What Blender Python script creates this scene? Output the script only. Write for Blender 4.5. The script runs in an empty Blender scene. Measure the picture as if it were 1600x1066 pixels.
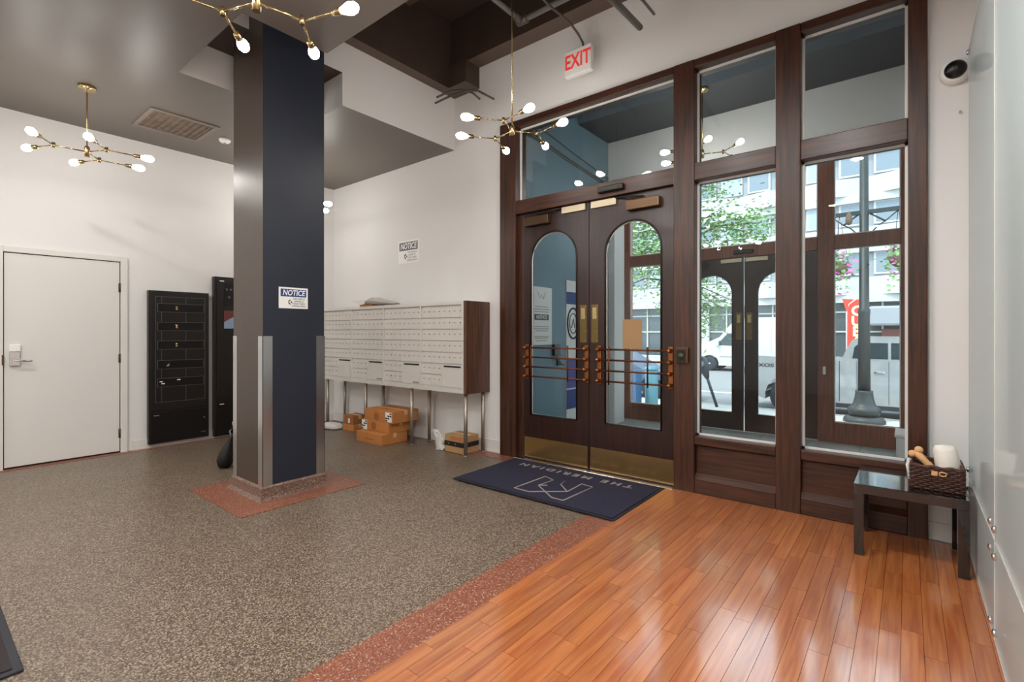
import bpy, bmesh, math, random
from mathutils import Vector, Matrix
random.seed(7)
PI = math.pi
S = bpy.context.scene
COL = S.collection

# ------------------------------------------------------------------ camera, world, sun, exposure
cam = bpy.data.cameras.new('camera'); camo = bpy.data.objects.new('camera', cam); COL.objects.link(camo)
camo.location = (0, 0, 1.35)
camo.rotation_euler = (PI / 2, 0, math.radians(38.8))
cam.sensor_width = 36; cam.lens = 36 * 769.3 / 1600
cam.shift_y = -(533 - 519.6) / 1600
cam.clip_start = 0.02; cam.clip_end = 300
S.camera = camo
W = bpy.data.worlds.new('sky'); S.world = W; W.use_nodes = True
bg = W.node_tree.nodes['Background']
bg.inputs[0].default_value = (0.80, 0.90, 1.0, 1); bg.inputs[1].default_value = 4.8
sun = bpy.data.lights.new('sun', 'SUN'); sun.energy = 4.6; sun.angle = 0.02; sun.color = (1, .95, .86)
suno = bpy.data.objects.new('sun', sun); COL.objects.link(suno)
suno.rotation_euler = Vector((0.35, 0.55, -1.0)).to_track_quat('-Z', 'Y').to_euler(); suno.location = (0, 0, 20)
S.view_settings.view_transform = 'Standard'; S.view_settings.look = 'None'
S.view_settings.gamma = 1; S.view_settings.use_curve_mapping = False
S.view_settings.exposure = -0.06
S.cycles.max_bounces = 10; S.cycles.diffuse_bounces = 6; S.cycles.glossy_bounces = 5
S.cycles.transparent_max_bounces = 24; S.cycles.sample_clamp_indirect = 6
BULB = 74.0
DOWN_FILL = 800.0

# ------------------------------------------------------------------ materials
def L(h):
    if isinstance(h, str):
        h = [int(h[i:i + 2], 16) / 255 for i in (0, 2, 4)]
        return tuple(c / 12.92 if c <= .04045 else ((c + .055) / 1.055) ** 2.4 for c in h) + (1,)
    return tuple(h) + (1,)
MATS = {}
def nodes(name):
    m = bpy.data.materials.new(name); m.use_nodes = True
    nt = m.node_tree; return m, nt, nt.nodes['Principled BSDF']
def mat(name, col, rough=.5, metal=0, coat=0, coat_r=.05, spec=None, var=0, vscale=8, stretch=(1, 1, 1), bump=0, bscale=40, emit=0, ecol=None):
    m, nt, p = nodes(name)
    c = L(col)
    p.inputs['Base Color'].default_value = c; p.inputs['Roughness'].default_value = rough
    p.inputs['Metallic'].default_value = metal; p.inputs['Coat Weight'].default_value = coat
    p.inputs['Coat Roughness'].default_value = coat_r
    if spec is not None: p.inputs['Specular IOR Level'].default_value = spec
    if emit:
        p.inputs['Emission Color'].default_value = L(ecol or col); p.inputs['Emission Strength'].default_value = emit
    if var or bump:
        tc = nt.nodes.new('ShaderNodeTexCoord'); mp = nt.nodes.new('ShaderNodeMapping')
        mp.inputs['Scale'].default_value = stretch
        nt.links.new(tc.outputs['Object'], mp.inputs[0])
    if var:
        n = nt.nodes.new('ShaderNodeTexNoise'); n.inputs['Scale'].default_value = vscale; n.inputs['Detail'].default_value = 5
        nt.links.new(mp.outputs[0], n.inputs['Vector'])
        r = nt.nodes.new('ShaderNodeValToRGB')
        r.color_ramp.elements[0].position = .3; r.color_ramp.elements[1].position = .7
        r.color_ramp.elements[0].color = tuple(x * (1 - var) for x in c[:3]) + (1,)
        r.color_ramp.elements[1].color = tuple(min(1, x * (1 + var)) for x in c[:3]) + (1,)
        nt.links.new(n.outputs[0], r.inputs[0]); nt.links.new(r.outputs[0], p.inputs['Base Color'])
    if bump:
        n2 = nt.nodes.new('ShaderNodeTexNoise'); n2.inputs['Scale'].default_value = bscale; n2.inputs['Detail'].default_value = 3
        nt.links.new(mp.outputs[0], n2.inputs['Vector'])
        b = nt.nodes.new('ShaderNodeBump'); b.inputs['Strength'].default_value = bump; b.inputs['Distance'].default_value = .01
        nt.links.new(n2.outputs[0], b.inputs['Height']); nt.links.new(b.outputs[0], p.inputs['Normal'])
    MATS[name] = m; return m
def glass(name, tint, k=1.0, milk=0):
    m, nt, p = nodes(name); nt.nodes.remove(p)
    out = nt.nodes['Material Output']
    t = nt.nodes.new('ShaderNodeBsdfTransparent'); t.inputs[0].default_value = tint + (1,)
    g = nt.nodes.new('ShaderNodeBsdfGlossy'); g.inputs['Roughness'].default_value = 0.0
    f = nt.nodes.new('ShaderNodeFresnel'); f.inputs[0].default_value = 1.5
    mul = nt.nodes.new('ShaderNodeMath'); mul.operation = 'MULTIPLY'; mul.inputs[1].default_value = k
    mx = nt.nodes.new('ShaderNodeMixShader')
    nt.links.new(f.outputs[0], mul.inputs[0]); nt.links.new(mul.outputs[0], mx.inputs[0])
    src = t.outputs[0]
    if milk:
        df = nt.nodes.new('ShaderNodeBsdfDiffuse'); df.inputs[0].default_value = (.84, .92, .93, 1)
        m2 = nt.nodes.new('ShaderNodeMixShader'); m2.inputs[0].default_value = milk
        nt.links.new(src, m2.inputs[1]); nt.links.new(df.outputs[0], m2.inputs[2]); src = m2.outputs[0]
    nt.links.new(src, mx.inputs[1]); nt.links.new(g.outputs[0], mx.inputs[2]); nt.links.new(mx.outputs[0], out.inputs[0])
    return m
def terrazzo(name, cols, scale=170):
    m, nt, p = nodes(name)
    geo = nt.nodes.new('ShaderNodeNewGeometry')
    v = nt.nodes.new('ShaderNodeTexVoronoi'); v.inputs['Scale'].default_value = scale
    nt.links.new(geo.outputs['Position'], v.inputs['Vector'])
    sep = nt.nodes.new('ShaderNodeSeparateColor'); nt.links.new(v.outputs['Color'], sep.inputs[0])
    r = nt.nodes.new('ShaderNodeValToRGB'); r.color_ramp.interpolation = 'CONSTANT'
    e = r.color_ramp.elements
    while len(e) < len(cols): e.new(.5)
    for i, (pos, c) in enumerate(cols):
        e[i].position = pos; e[i].color = L(c)
    nt.links.new(sep.outputs[0], r.inputs[0]); nt.links.new(r.outputs[0], p.inputs['Base Color'])
    n = nt.nodes.new('ShaderNodeTexNoise'); n.inputs['Scale'].default_value = 1.3; n.inputs['Detail'].default_value = 4
    nt.links.new(geo.outputs['Position'], n.inputs['Vector'])
    mr = nt.nodes.new('ShaderNodeMapRange'); mr.inputs[3].default_value = .28; mr.inputs[4].default_value = .46
    nt.links.new(n.outputs[0], mr.inputs[0]); nt.links.new(mr.outputs[0], p.inputs['Roughness'])
    return m
def wood(name, dark, light, axis='Z', rough=.42, coat=.18, coat_r=.25, perobj=0.0, scale=1.0, coat_ior=1.5):
    m, nt, p = nodes(name)
    geo = nt.nodes.new('ShaderNodeNewGeometry'); mp = nt.nodes.new('ShaderNodeMapping')
    s = {'X': (2.2, 42, 42), 'Y': (42, 2.2, 42), 'Z': (42, 42, 2.2)}[axis]
    mp.inputs['Scale'].default_value = tuple(x * scale for x in s)
    nt.links.new(geo.outputs['Position'], mp.inputs[0])
    oi = nt.nodes.new('ShaderNodeObjectInfo')
    add = nt.nodes.new('ShaderNodeVectorMath'); add.operation = 'ADD'
    sc = nt.nodes.new('ShaderNodeMath'); sc.operation = 'MULTIPLY'; sc.inputs[1].default_value = 37
    nt.links.new(oi.outputs['Random'], sc.inputs[0])
    nt.links.new(mp.outputs[0], add.inputs[0]); nt.links.new(sc.outputs[0], add.inputs[1])
    n = nt.nodes.new('ShaderNodeTexNoise'); n.inputs['Scale'].default_value = 1; n.inputs['Detail'].default_value = 7; n.inputs['Distortion'].default_value = .6
    nt.links.new(add.outputs[0], n.inputs['Vector'])
    r = nt.nodes.new('ShaderNodeValToRGB'); r.color_ramp.elements[0].position = .32; r.color_ramp.elements[1].position = .68
    r.color_ramp.elements[0].color = L(dark); r.color_ramp.elements[1].color = L(light)
    nt.links.new(n.outputs[0], r.inputs[0])
    col = r.outputs[0]
    if perobj:
        hsv = nt.nodes.new('ShaderNodeHueSaturation')
        mr = nt.nodes.new('ShaderNodeMapRange'); mr.inputs[3].default_value = 1 - perobj; mr.inputs[4].default_value = 1 + perobj
        nt.links.new(oi.outputs['Random'], mr.inputs[0]); nt.links.new(mr.outputs[0], hsv.inputs['Value'])
        nt.links.new(col, hsv.inputs['Color']); col = hsv.outputs[0]
    nt.links.new(col, p.inputs['Base Color'])
    p.inputs['Roughness'].default_value = rough; p.inputs['Coat Weight'].default_value = coat; p.inputs['Coat Roughness'].default_value = coat_r
    p.inputs['Coat IOR'].default_value = coat_ior
    b = nt.nodes.new('ShaderNodeBump'); b.inputs['Strength'].default_value = .06; b.inputs['Distance'].default_value = .004
    nt.links.new(n.outputs[0], b.inputs['Height']); nt.links.new(b.outputs[0], p.inputs['Normal'])
    return m
M = dict(
    wall=mat('wall_paint', 'e4e3e1', .75, bump=.05, bscale=60), door=mat('door_paint', 'dcdad6', .45),
    trim=mat('trim_paint', 'dddad5', .5), taupe=mat('taupe_ceiling_paint', '655d56', .42, bump=.02, bscale=9),
    hi=mat('dark_ceiling_paint', '41332b', .55, var=.15, vscale=4), beam=mat('beam_paint', '5d4d42', .5),
    pipe=mat('pipe_paint', '4c443f', .45), pipe_l=mat('grey_pipe', '77716c', .4),
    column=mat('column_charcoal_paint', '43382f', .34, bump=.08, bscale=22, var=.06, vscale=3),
    navy=mat('column_daylight_blue', '242935', .42, bump=.08, bscale=22, var=.06, vscale=3),
    legsteel=mat('satin_steel', 'b0a599', .42, .9), steel=mat('brushed_steel', 'd6d6d8', .22, 1), chrome=mat('chrome', 'd5d5d5', .12, 1), darkmetal=mat('dark_metal', '3a3633', .4, .8),
    bronze=mat('bronze', '66503d', .38, .9), copper=mat('copper_bar', 'a5673e', .35, .85), copper_d=mat('copper_dark', '6e4129', .4, .8),
    brass=mat('brass', 'c8b183', .25, 1), brass_d=mat('aged_brass', '7c6a40', .4, .9), kick=mat('bronze_plate', 'b6925f', .2, .85),
    cream=mat('cream_metal', 'cdbfa2', .4, .3), black=mat('black_paint', '17120f', .38), black2=mat('black_enamel', '0d0b0b', .3),
    line=mat('panel_line', '6c6561', .4, .5), plastic_b=mat('black_plastic', '0c0c0e', .3), lack=mat('black_lacquer', '09090b', .12, coat=1, spec=.7),
    mbox=mat('mailbox_aluminium', 'e2ded8', .42, .25), mdoor=mat('mailbox_door', 'e2ddd6', .4, .2), slot=mat('slot_black', '0a0808', .6),
    white=mat('white_plastic', 'efeeea', .35), paper=mat('white_paper', 'f2f1ee', .7), grey=mat('grey_print', '8c8a88', .7), lgrey=mat('light_grey_print', 'b9b8b6', .7), ink=mat('ink', '1c1c22', .7),
    noticeb=mat('notice_blue', '1c4480', .6), noticeg=mat('notice_slate', '63646f', .6), red=mat('sign_red', 'e23b36', .5, emit=.35), darkblue=mat('dark_blue_print', '35488c', .6),
    purple=mat('purple_print', '5d5aa5', .6),
    card=mat('cardboard', 'b9783e', .75, var=.08, vscale=6), card_d=mat('brown_cardboard', '9a6136', .75, var=.08), card_l=mat('tan_cardboard', 'b08a5e', .75), tape=mat('black_tape', '1d1816', .4),
    tapec=mat('clear_tape', 'd6b07a', .3), polyg=mat('grey_poly_mailer', 'b4aea6', .38, bump=.5, bscale=25), poly=mat('poly_mailer', 'd8d5d0', .38, bump=.5, bscale=25), kraft=mat('kraft_paper', 'a3805a', .8),
    mat=mat('entrance_mat_pile', '25243a', .95, bump=.6, bscale=350, var=.2, vscale=60), rubber=mat('mat_rubber', '1d1c26', .6), matlet=mat('mat_lettering', '958a84', .9), matdark=mat('dark_mat', '2a2124', .9, bump=.5, bscale=250),
    wicker=mat('dark_wicker', '4a2c22', .6, var=.3, vscale=40), tan=mat('tan_stick', 'd9a774', .55, var=.1, vscale=12), towel=mat('white_roll', 'efe9e0', .8), 
    blue=mat('vestibule_blue_paint', '76919f', .5), vceil=mat('vestibule_ceiling', '3e3f42', .6), vstep=mat('vestibule_step', '8d98a2', .6), stone=mat('grey_stone', '8b8d88', .5, var=.12, vscale=6), grout=mat('grout', '5b5a57', .8),
    bead=mat('glazing_bead', 'e4e1dc', .4, 0), ledgreen=mat('reader_green', '31402c', .3),
    sidewalk=mat('concrete_pavement', '9c9994', .85, var=.06, vscale=3), road=mat('asphalt', '727374', .85, var=.06, vscale=2), roadline=mat('road_marking', 'ecebe6', .8),
    truck=mat('silver_car_paint', '939494', .3, .2, coat=.6), vanp=mat('white_car_paint', 'b3b4b5', .3, coat=.6), tyre=mat('tyre_rubber', '23282e', .8), carglass=mat('tinted_glass', '27333a', .08), bluecar=mat('dark_blue_car_paint', '27415e', .3, coat=.5),
    lampgreen=mat('grey_green_cast_iron', '262b2b', .5, .2), meter=mat('meter_grey', '383d41', .4, .5),
    facade=mat('white_render', 'a9a9a7', .8), facade2=mat('grey_render', '898d92', .8), bwin=mat('facade_glass', '6f7a83', .12), bwind=mat('shop_glass', '454c4e', .1), blind=mat('vertical_blind', '929da5', .7),
    leaf=mat('leaf', '6f9152', .55, var=.3, vscale=3), bark=mat('bark', '5a4a3c', .9), flower=mat('pink_petals', 'd25fa8', .6), 
    flag=mat('flag_red', 'b83826', .7), flago=mat('flag_lettering', 'ffe9a8', .7), teal=mat('teal_bin', '4a7885', .5), boxblue=mat('blue_box', '264f74', .5), taillight=mat('red_lamp', 'b01d22', .3),
    dust=mat('dusty_filter', '6f6053', .9, var=.25, vscale=14), vent=mat('vent_frame', '7c736a', .6), screw=mat('screw', 'b5b0a8', .3, 1), bandb=mat('bag_black', '0b0a0a', .55, bump=.3, bscale=30), tone_blue=mat('pale_blue', '8fa6c0', .3), tone_red=mat('dull_red', '6d3b35', .3),
    lens=mat('fill_downlight_lens', 'ffffff', .4, emit=DOWN_FILL, ecol=(1.0, .985, .955)),
    bulb=mat('lit_bulb', 'ffffff', .3, emit=BULB, ecol=(1.0, .955, .90)),
)
M['glass'] = glass('window_glass', (.94, .97, .97), .55)
M['panelglass'] = glass('clear_panel_glass', (.965, .985, .985), .42, milk=.36)
M['frame'] = wood('dark_oak', '25110a', '4e2812', 'Z'); M['framex'] = wood('dark_oak_rail', '25110a', '4e2812', 'X')
M['doorwood'] = wood('door_mahogany', '1c0b08', '371a14', 'Z', rough=.3)
M['framey'] = wood('outer_oak', '5f3424', '8a5038', 'Z')
M['side'] = wood('mailbox_walnut', '3a231a', '6a4633', 'Z', coat=.1)
M['plank'] = wood('orange_oak_plank', '9d5025', 'bd7640', 'Y', rough=.36, coat=1, coat_r=.12, perobj=.13, coat_ior=1.8)
M['groove'] = mat('floor_groove', '3b1f12', .8)
M['terrazzo'] = terrazzo('grey_terrazzo', [(0, '4d3f34'), (.3, '645446'), (.55, '776859'), (.8, '988977')])
M['terred'] = terrazzo('red_terrazzo', [(0, '744130'), (.35, '86503b'), (.7, '935e48'), (.92, 'aa8f7f')])
M['tercove'] = terrazzo('brown_terrazzo', [(0, '5e463a'), (.4, '735a4c'), (.75, '8a7263'), (.93, 'a8968a')])

# ------------------------------------------------------------------ geometry helpers
def bx(bm, x0, x1, y0, y1, z0, z1, mi=0, bev=0):
    vs = [bm.verts.new((x, y, z)) for x in (x0, x1) for y in (y0, y1) for z in (z0, z1)]
    fs = [bm.faces.new([vs[i] for i in q]) for q in ((0, 1, 3, 2), (4, 6, 7, 5), (0, 4, 5, 1), (2, 3, 7, 6), (0, 2, 6, 4), (1, 5, 7, 3))]
    for f in fs: f.material_index = mi
    if bev:
        es = list({e for f in fs for e in f.edges})
        r = bmesh.ops.bevel(bm, geom=es, offset=bev, segments=2, profile=.5, affect='EDGES')
        for f in r['faces']: f.material_index = mi
    return fs
def ring(bm, c, u, v, r, n):
    return [bm.verts.new(c + u * (r * math.cos(2 * PI * i / n)) + v * (r * math.sin(2 * PI * i / n))) for i in range(n)]
def loft(bm, rings, cap=True, mi=0, smooth=True):
    n = len(rings[0])
    for a, b in zip(rings, rings[1:]):
        for i in range(n):
            f = bm.faces.new((a[i], a[(i + 1) % n], b[(i + 1) % n], b[i])); f.smooth = smooth; f.material_index = mi
    if cap:
        f = bm.faces.new(rings[0][::-1]); f.material_index = mi
        f = bm.faces.new(rings[-1]); f.material_index = mi
def frame_of(d):
    d = d.normalized(); a = Vector((0, 0, 1)) if abs(d.z) < .9 else Vector((1, 0, 0))
    u = a.cross(d).normalized(); return u, d.cross(u)
def tube(bm, pts, r, n=8, mi=0, closed=False):
    pts = [Vector(p) for p in pts]; rs = []
    for i, p in enumerate(pts):
        if closed: d = pts[(i + 1) % len(pts)] - pts[i - 1]
        else: d = pts[min(i + 1, len(pts) - 1)] - pts[max(i - 1, 0)]
        u, v = frame_of(d); rr = r[i] if isinstance(r, (list, tuple)) else r
        rs.append(ring(bm, p, u, v, rr, n))
    loft(bm, rs + ([rs[0]] if closed else []), cap=not closed, mi=mi)
def lathe(bm, prof, c=(0, 0, 0), n=20, axis=(0, 0, 1), mi=0, flute=0):
    c = Vector(c); ax = Vector(axis).normalized(); u, v = frame_of(ax); rs = []
    for r, h in prof:
        rs.append(ring(bm, c + ax * h, u, v, max(r, 1e-4), n))
        if flute:
            for i, vv in enumerate(rs[-1]):
                if i % 2: vv.co = (c + ax * h) + (vv.co - (c + ax * h)) * (1 - flute)
    loft(bm, rs, mi=mi)
def prism(bm, poly, d0, d1, plane='XZ', mi=0, smooth=False):
    def P(a, b, d):
        return {'XZ': (a, d, b), 'YZ': (d, a, b), 'XY': (a, b, d)}[plane]
    A = [bm.verts.new(P(a, b, d0)) for a, b in poly]; B = [bm.verts.new(P(a, b, d1)) for a, b in poly]
    n = len(poly)
    fs = [bm.faces.new(A), bm.faces.new(B[::-1])] + [bm.faces.new((A[i], B[i], B[(i + 1) % n], A[(i + 1) % n])) for i in range(n)]
    for f in fs: f.material_index = mi
    return fs
def NB(): return bmesh.new()
def box(x0, x1, y0, y1, z0, z1, bev=0):
    b = NB(); bx(b, x0, x1, y0, y1, z0, z1, 0, bev); return b
def wloc(o):
    v = Vector((0, 0, 0))
    while o: v = v + o.location; o = o.parent
    return v
def obj(name, bm, m, parent=None, label=None, cat=None, group=None, kind=None, origin=None):
    me = bpy.data.meshes.new(name)
    bmesh.ops.recalc_face_normals(bm, faces=bm.faces[:])
    if parent: off = wloc(parent)
    elif origin: off = Vector(origin)
    else:
        xs = [v.co for v in bm.verts]
        off = Vector(((min(v.x for v in xs) + max(v.x for v in xs)) / 2, (min(v.y for v in xs) + max(v.y for v in xs)) / 2, min(v.z for v in xs)))
    bmesh.ops.translate(bm, verts=bm.verts[:], vec=-off)
    bm.to_mesh(me); bm.free()
    for x in (m if isinstance(m, (list, tuple)) else [m]): me.materials.append(M[x] if isinstance(x, str) else x)
    o = bpy.data.objects.new(name, me); COL.objects.link(o)
    if parent: o.parent = parent
    else: o.location = off
    tag(o, label, cat, group, kind); return o
def tag(o, label=None, cat=None, group=None, kind=None):
    for k, v in (('label', label), ('category', cat), ('group', group), ('kind', kind)):
        if v: o[k] = v
def thing(name, loc, label, cat, group=None, kind=None):
    o = bpy.data.objects.new(name, None); COL.objects.link(o); o.location = loc; o.empty_display_size = .1
    tag(o, label, cat, group, kind); return o
def struct(name, bm, m, label, cat): return obj(name, bm, m, None, label, cat, None, 'structure')
def dup(o, parent=None):
    c = o.copy(); COL.objects.link(c)
    if parent: c.parent = parent
    for ch in o.children: dup(ch, c)
    return c
TXT = []
def text(s, size, ux, uy, pos, m, parent, name='lettering', thick=.0015, shear=0, bold=0, align='CENTER', sx=1):
    """flat lettering: ux = reading direction, uy = letter-up direction (world), pos = centre of the baseline block"""
    cu = bpy.data.curves.new(name, 'FONT'); cu.body = s; cu.size = size; cu.extrude = thick / 2; cu.shear = shear; cu.offset = bold
    cu.align_x = align; cu.align_y = 'CENTER'; cu.resolution_u = 3
    t = bpy.data.objects.new('tmp_text', cu); COL.objects.link(t)
    bpy.context.view_layer.update()
    me = bpy.data.meshes.new_from_object(t.evaluated_get(bpy.context.evaluated_depsgraph_get()))
    bpy.data.objects.remove(t); bpy.data.curves.remove(cu)
    ux = Vector(ux).normalized(); uy = Vector(uy).normalized(); uz = ux.cross(uy)
    off = Vector(pos) - (wloc(parent) if parent else Vector((0, 0, 0)))
    for v in me.vertices: v.co = off + ux * v.co.x * sx + uy * v.co.y + uz * v.co.z
    me.materials.clear(); me.materials.append(M[m]); me.name = name
    o = bpy.data.objects.new(name, me); COL.objects.link(o); o.parent = parent
    return o

# ------------------------------------------------------------------ room shell
XL, XR, YF, YB = -6.9, .34, 4.2, -4.0
H1, H2, HB, H3 = 3.55, 3.87, 4.17, 4.95
fl = struct('floor', box(XL, XR, YB, YF + .2, -.12, 0), 'terrazzo', 'grey-brown speckled terrazzo floor of the lobby', 'floor')
# wood floor: groove bed and single planks
obj('floor_bed', box(-1.63, XR, YB, 4.16, 0, .004), 'groove', fl)
PW = .0765; pm = {}
def plank_mesh(Ln, w):
    k = (round(Ln, 3), round(w, 4))
    if k not in pm:
        b = NB(); bx(b, -w / 2 + .0008, w / 2 - .0008, -Ln / 2 + .0008, Ln / 2 - .0008, .0035, .012)
        me = bpy.data.meshes.new('plank'); bmesh.ops.recalc_face_normals(b, faces=b.faces[:]); b.to_mesh(me); b.free(); me.materials.append(M['plank']); pm[k] = me
    return pm[k]
rest = NB(); fb = wloc(fl); npl = 0
for r in range(26):
    x0 = -1.63 + r * PW; x1 = min(x0 + PW, XR)
    if x1 - x0 < .01: break
    y = 4.155
    first = True
    while y > YB + .05:
        Ln = random.choice((.42, .55, .68, .8, .95)) if not first else random.choice((.25, .4, .55, .7, .9)); first = False
        Ln = min(Ln, y - YB)
        if y > -.35 and npl < 296:
            o = bpy.data.objects.new('plank', plank_mesh(Ln, x1 - x0)); COL.objects.link(o); o.parent = fl
            o.location = Vector(((x0 + x1) / 2, y - Ln / 2, 0)) - fb; npl += 1
        else: bx(rest, x0 + .0008, x1 - .0008, y - Ln + .0008, y - .0008, .0035, .012)
        y -= Ln
obj('plank', rest, 'plank', fl, kind='stuff')
def strip(*a): return obj('border_strip', box(*a), 'terred', fl)
strip(-1.85, -1.63, YB, 4.16, 0, .004)
strip(-4.0, -3.5, 4.0, YF, 0, .004)
strip(XL, XL + .1, YB, 4.0, 0, .004)
strip(-3.5, -1.85, 4.0, 4.16, 0, .004)
obj('pad', box(-4.8, -3.77, 1.55, 2.61, 0, .004), 'terred', fl, label='red terrazzo square around the column base')

wl = NB(); bx(wl, XL - .15, XL, YB, YF + .2, 0, 5.1)
wl = struct('wall_left', wl, 'wall', 'white painted wall with the white door and black panels', 'wall')
wf = NB()
bx(wf, XL, -3.51, YF, YF + .15, 0, 5.1); bx(wf, -3.51, .1, YF, YF + .15, 3.63, 5.1); bx(wf, .1, XR, YF, YF + .15, 0, 5.1)
wf = struct('wall_front', wf, 'wall', 'white wall around the dark wood entrance and behind the mailboxes', 'wall')
struct('wall_right', box(XR, XR + .15, YB, YF + .15, 0, 5.1), 'wall', 'white wall behind the clear glass panels', 'wall')
struct('wall_back', box(XL - .15, XR + .15, YB - .15, YB, 0, 5.1), 'wall', 'white wall behind the viewer', 'wall')
# ceiling: low taupe plane with a notch round the column, white fascias, dark high slab
ce = NB()
def ceil_box(b, x0, x1, y0, y1, z0, z1, under=0, side=1):
    fs = bx(b, x0, x1, y0, y1, z0, z1)
    b.normal_update()
    for f in fs:
        c = f.calc_center_median(); f.material_index = under if abs(c.z - z0) < 1e-5 else side
ceil_box(ce, XL, -4.8, YB, YF, H1, H3); ceil_box(ce, -4.8, -4.27, 2.69, YF, H1, H3)
ceil_box(ce, -4.8, XR, YB, 1.475, H1, H3); ceil_box(ce, -3.57, XR, 1.475, 2.11, H1, H3)
ceil_box(ce, -4.8, -4.27, 1.475, 2.69, H2, H3, 2, 1)
ce = struct('ceiling', ce, ['taupe', 'wall', 'hi'], 'taupe low ceiling with a stepped opening round the column', 'ceiling')
obj('slab', box(XL, XR, YB, YF + .2, H3, H3 + .15), 'hi', ce, label='dark brown high ceiling')
def beam(x0, x1, y0, y1, z0, z1, label):
    b = NB(); ceil_box(b, x0, x1, y0, y1, z0, z1, 0, 1); return obj('beam', b, ['beam', 'hi'], ce, label=label)
beam(-4.268, -4.13, 1.5, YF, HB, H3, 'dark beam along the white fascia')
beam(-4.13, -3.86, 3.97, YF, HB, 4.41, 'short dark beam stub in the corner')
beam(-4.13, XR, 4.0, YF, 4.41, H3, 'dark beam above the entrance wall')
beam(-4.13, XR, 3.1, 3.4, 4.82, H3, 'dark joist under the high ceiling')
# baseboards
b = NB(); bx(b, XL, XL + .015, YB, .55, 0, .11); bx(b, XL, XL + .015, 1.66, YF, 0, .11)
struct('baseboard_left', b, 'trim', 'white baseboard under the black panels', 'baseboard')
b = NB(); bx(b, XL + .015, -3.515, YF - .015, YF, .004, .14); bx(b, XL + .015, -3.515, YF - .022, YF, .004, .03)
struct('baseboard_front', b, 'trim', 'white baseboard under the mailboxes', 'baseboard')
b = NB(); bx(b, .105, XR, YF - .02, YF, .012, .125)
struct('baseboard_right', b, 'trim', 'short white baseboard behind the black table', 'baseboard')

# ------------------------------------------------------------------ column
co = thing('column', (-4.295, 2.085, 0), 'square dark painted column with steel corner guards on a red terrazzo pad', 'column', kind='structure')
cx0, cx1, cy0, cy1 = -4.57, -4.02, 1.82, 2.35
b = NB(); bx(b, cx0, cx1, cy0, cy1, .1, H3)
b.normal_update(); bmesh.ops.recalc_face_normals(b, faces=b.faces[:])
for f in b.faces: f.material_index = 1 if f.normal.x > .5 else 0  # +X face tinted blue to stand in for cool daylight on the brown paint
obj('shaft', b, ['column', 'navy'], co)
b = NB(); rings_ = []
for d, z in ((.045, .004), (.03, .012), (.02, .03), (.016, .1), (.004, .115)):
    rings_.append([b.verts.new((x, y, z)) for x, y in ((cx0 - d, cy0 - d), (cx1 + d, cy0 - d), (cx1 + d, cy1 + d), (cx0 - d, cy1 + d))])
loft(b, rings_, smooth=False); obj('base', b, 'tercove', co, label='brown terrazzo coved base')
for (gx, sx) in ((cx0, -1), (cx1, 1)):
    for (gy, sy) in ((cy0, -1), (cy1, 1)):
        b = NB(); t = .004; w = .075
        bx(b, *sorted((gx + sx * t, gx - sx * w)), *sorted((gy, gy + sy * t)), .115, 1.32)
        bx(b, *sorted((gx, gx + sx * t)), *sorted((gy + sy * t, gy - sy * w)), .115, 1.32)
        obj('corner_guard', b, 'steel', co)

# ------------------------------------------------------------------ inner entrance: window_1
YP = 4.15
w1 = thing('window_1', (-1.7, YP, 0), 'dark oak storefront with three transom panes and two tall panes beside the arched doors', 'window', kind='structure')
def post(x0, x1, y0=YP, y1=YP + .2, z0=0.0, z1=3.63, m='frame', name='post'): return obj(name, box(x0, x1, y0, y1, z0, z1, .006), m, w1)
P0, P1, P2, P3 = (-3.51, -3.29), (-1.565, -1.39), (-.78, -.615), (0, .1)
for p in (P0, P1, P2, P3): post(*p)
post(-3.29, -3.215, YP + .05, YP + .2, 0, 2.62, name='door_stop')
for x0, x1 in ((P0[1], P1[0]), (P1[1], P2[0]), (P2[1], P3[0])):
    post(x0, x1, YP + .005, YP + .2, 3.56, 3.63, 'framex', 'head_rail')
    post(x0, x1, YP + .005, YP + .2, 2.62, 2.765, 'framex', 'transom_bar')
def bead(x0, x1, z0, z1, y, parent, r=.008, m='bead'):
    b = NB()
    for a in ((x0, x1, y - r, y + r, z0, z0 + 2 * r), (x0, x1, y - r, y + r, z1 - 2 * r, z1), (x0, x0 + 2 * r, y - r, y + r, z0, z1), (x1 - 2 * r, x1, y - r, y + r, z0, z1)): bx(b, *a)
    return obj('glazing_bead', b, m, parent)
def pane(x0, x1, z0, z1, y, parent):
    return obj('pane', box(x0, x1, y - .003, y + .003, z0, z1), 'glass', parent)
YG = YP + .09
for x0, x1 in ((P0[1], P1[0]), (P1[1], P2[0]), (P2[1], P3[0])):
    pane(x0, x1, 2.765, 3.56, YG, w1); bead(x0, x1, 2.765, 3.56, YG, w1)
for x0, x1 in ((P1[1], P2[0]), (P2[1], P3[0])):
    pane(x0, x1, .485, 2.62, YG, w1); bead(x0, x1, .485, 2.62, YG, w1)
    post(x0, x1, YP + .005, YP + .2, .415, .485, 'framex', 'sill_rail'); post(x0, x1, YP + .005, YP + .2, .012, .135, 'framex', 'bottom_rail')
    post(x0, x1, YP + .05, YP + .15, .135, .415, 'framex', 'wood_panel')
    b = NB(); prism(b, [(YP + .012, .135), (YP + .05, .135), (YP + .05, .17)], x0, x1, 'YZ'); obj('moulding', b, 'framex', w1)
    b = NB(); prism(b, [(YP + .02, .415), (YP + .05, .415), (YP + .05, .395)], x0, x1, 'YZ'); obj('moulding', b, 'framex', w1)
obj('threshold', box(-3.29, -1.565, YP - .03, YP + .2, 0, .016, .004), 'steel', w1)

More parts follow.
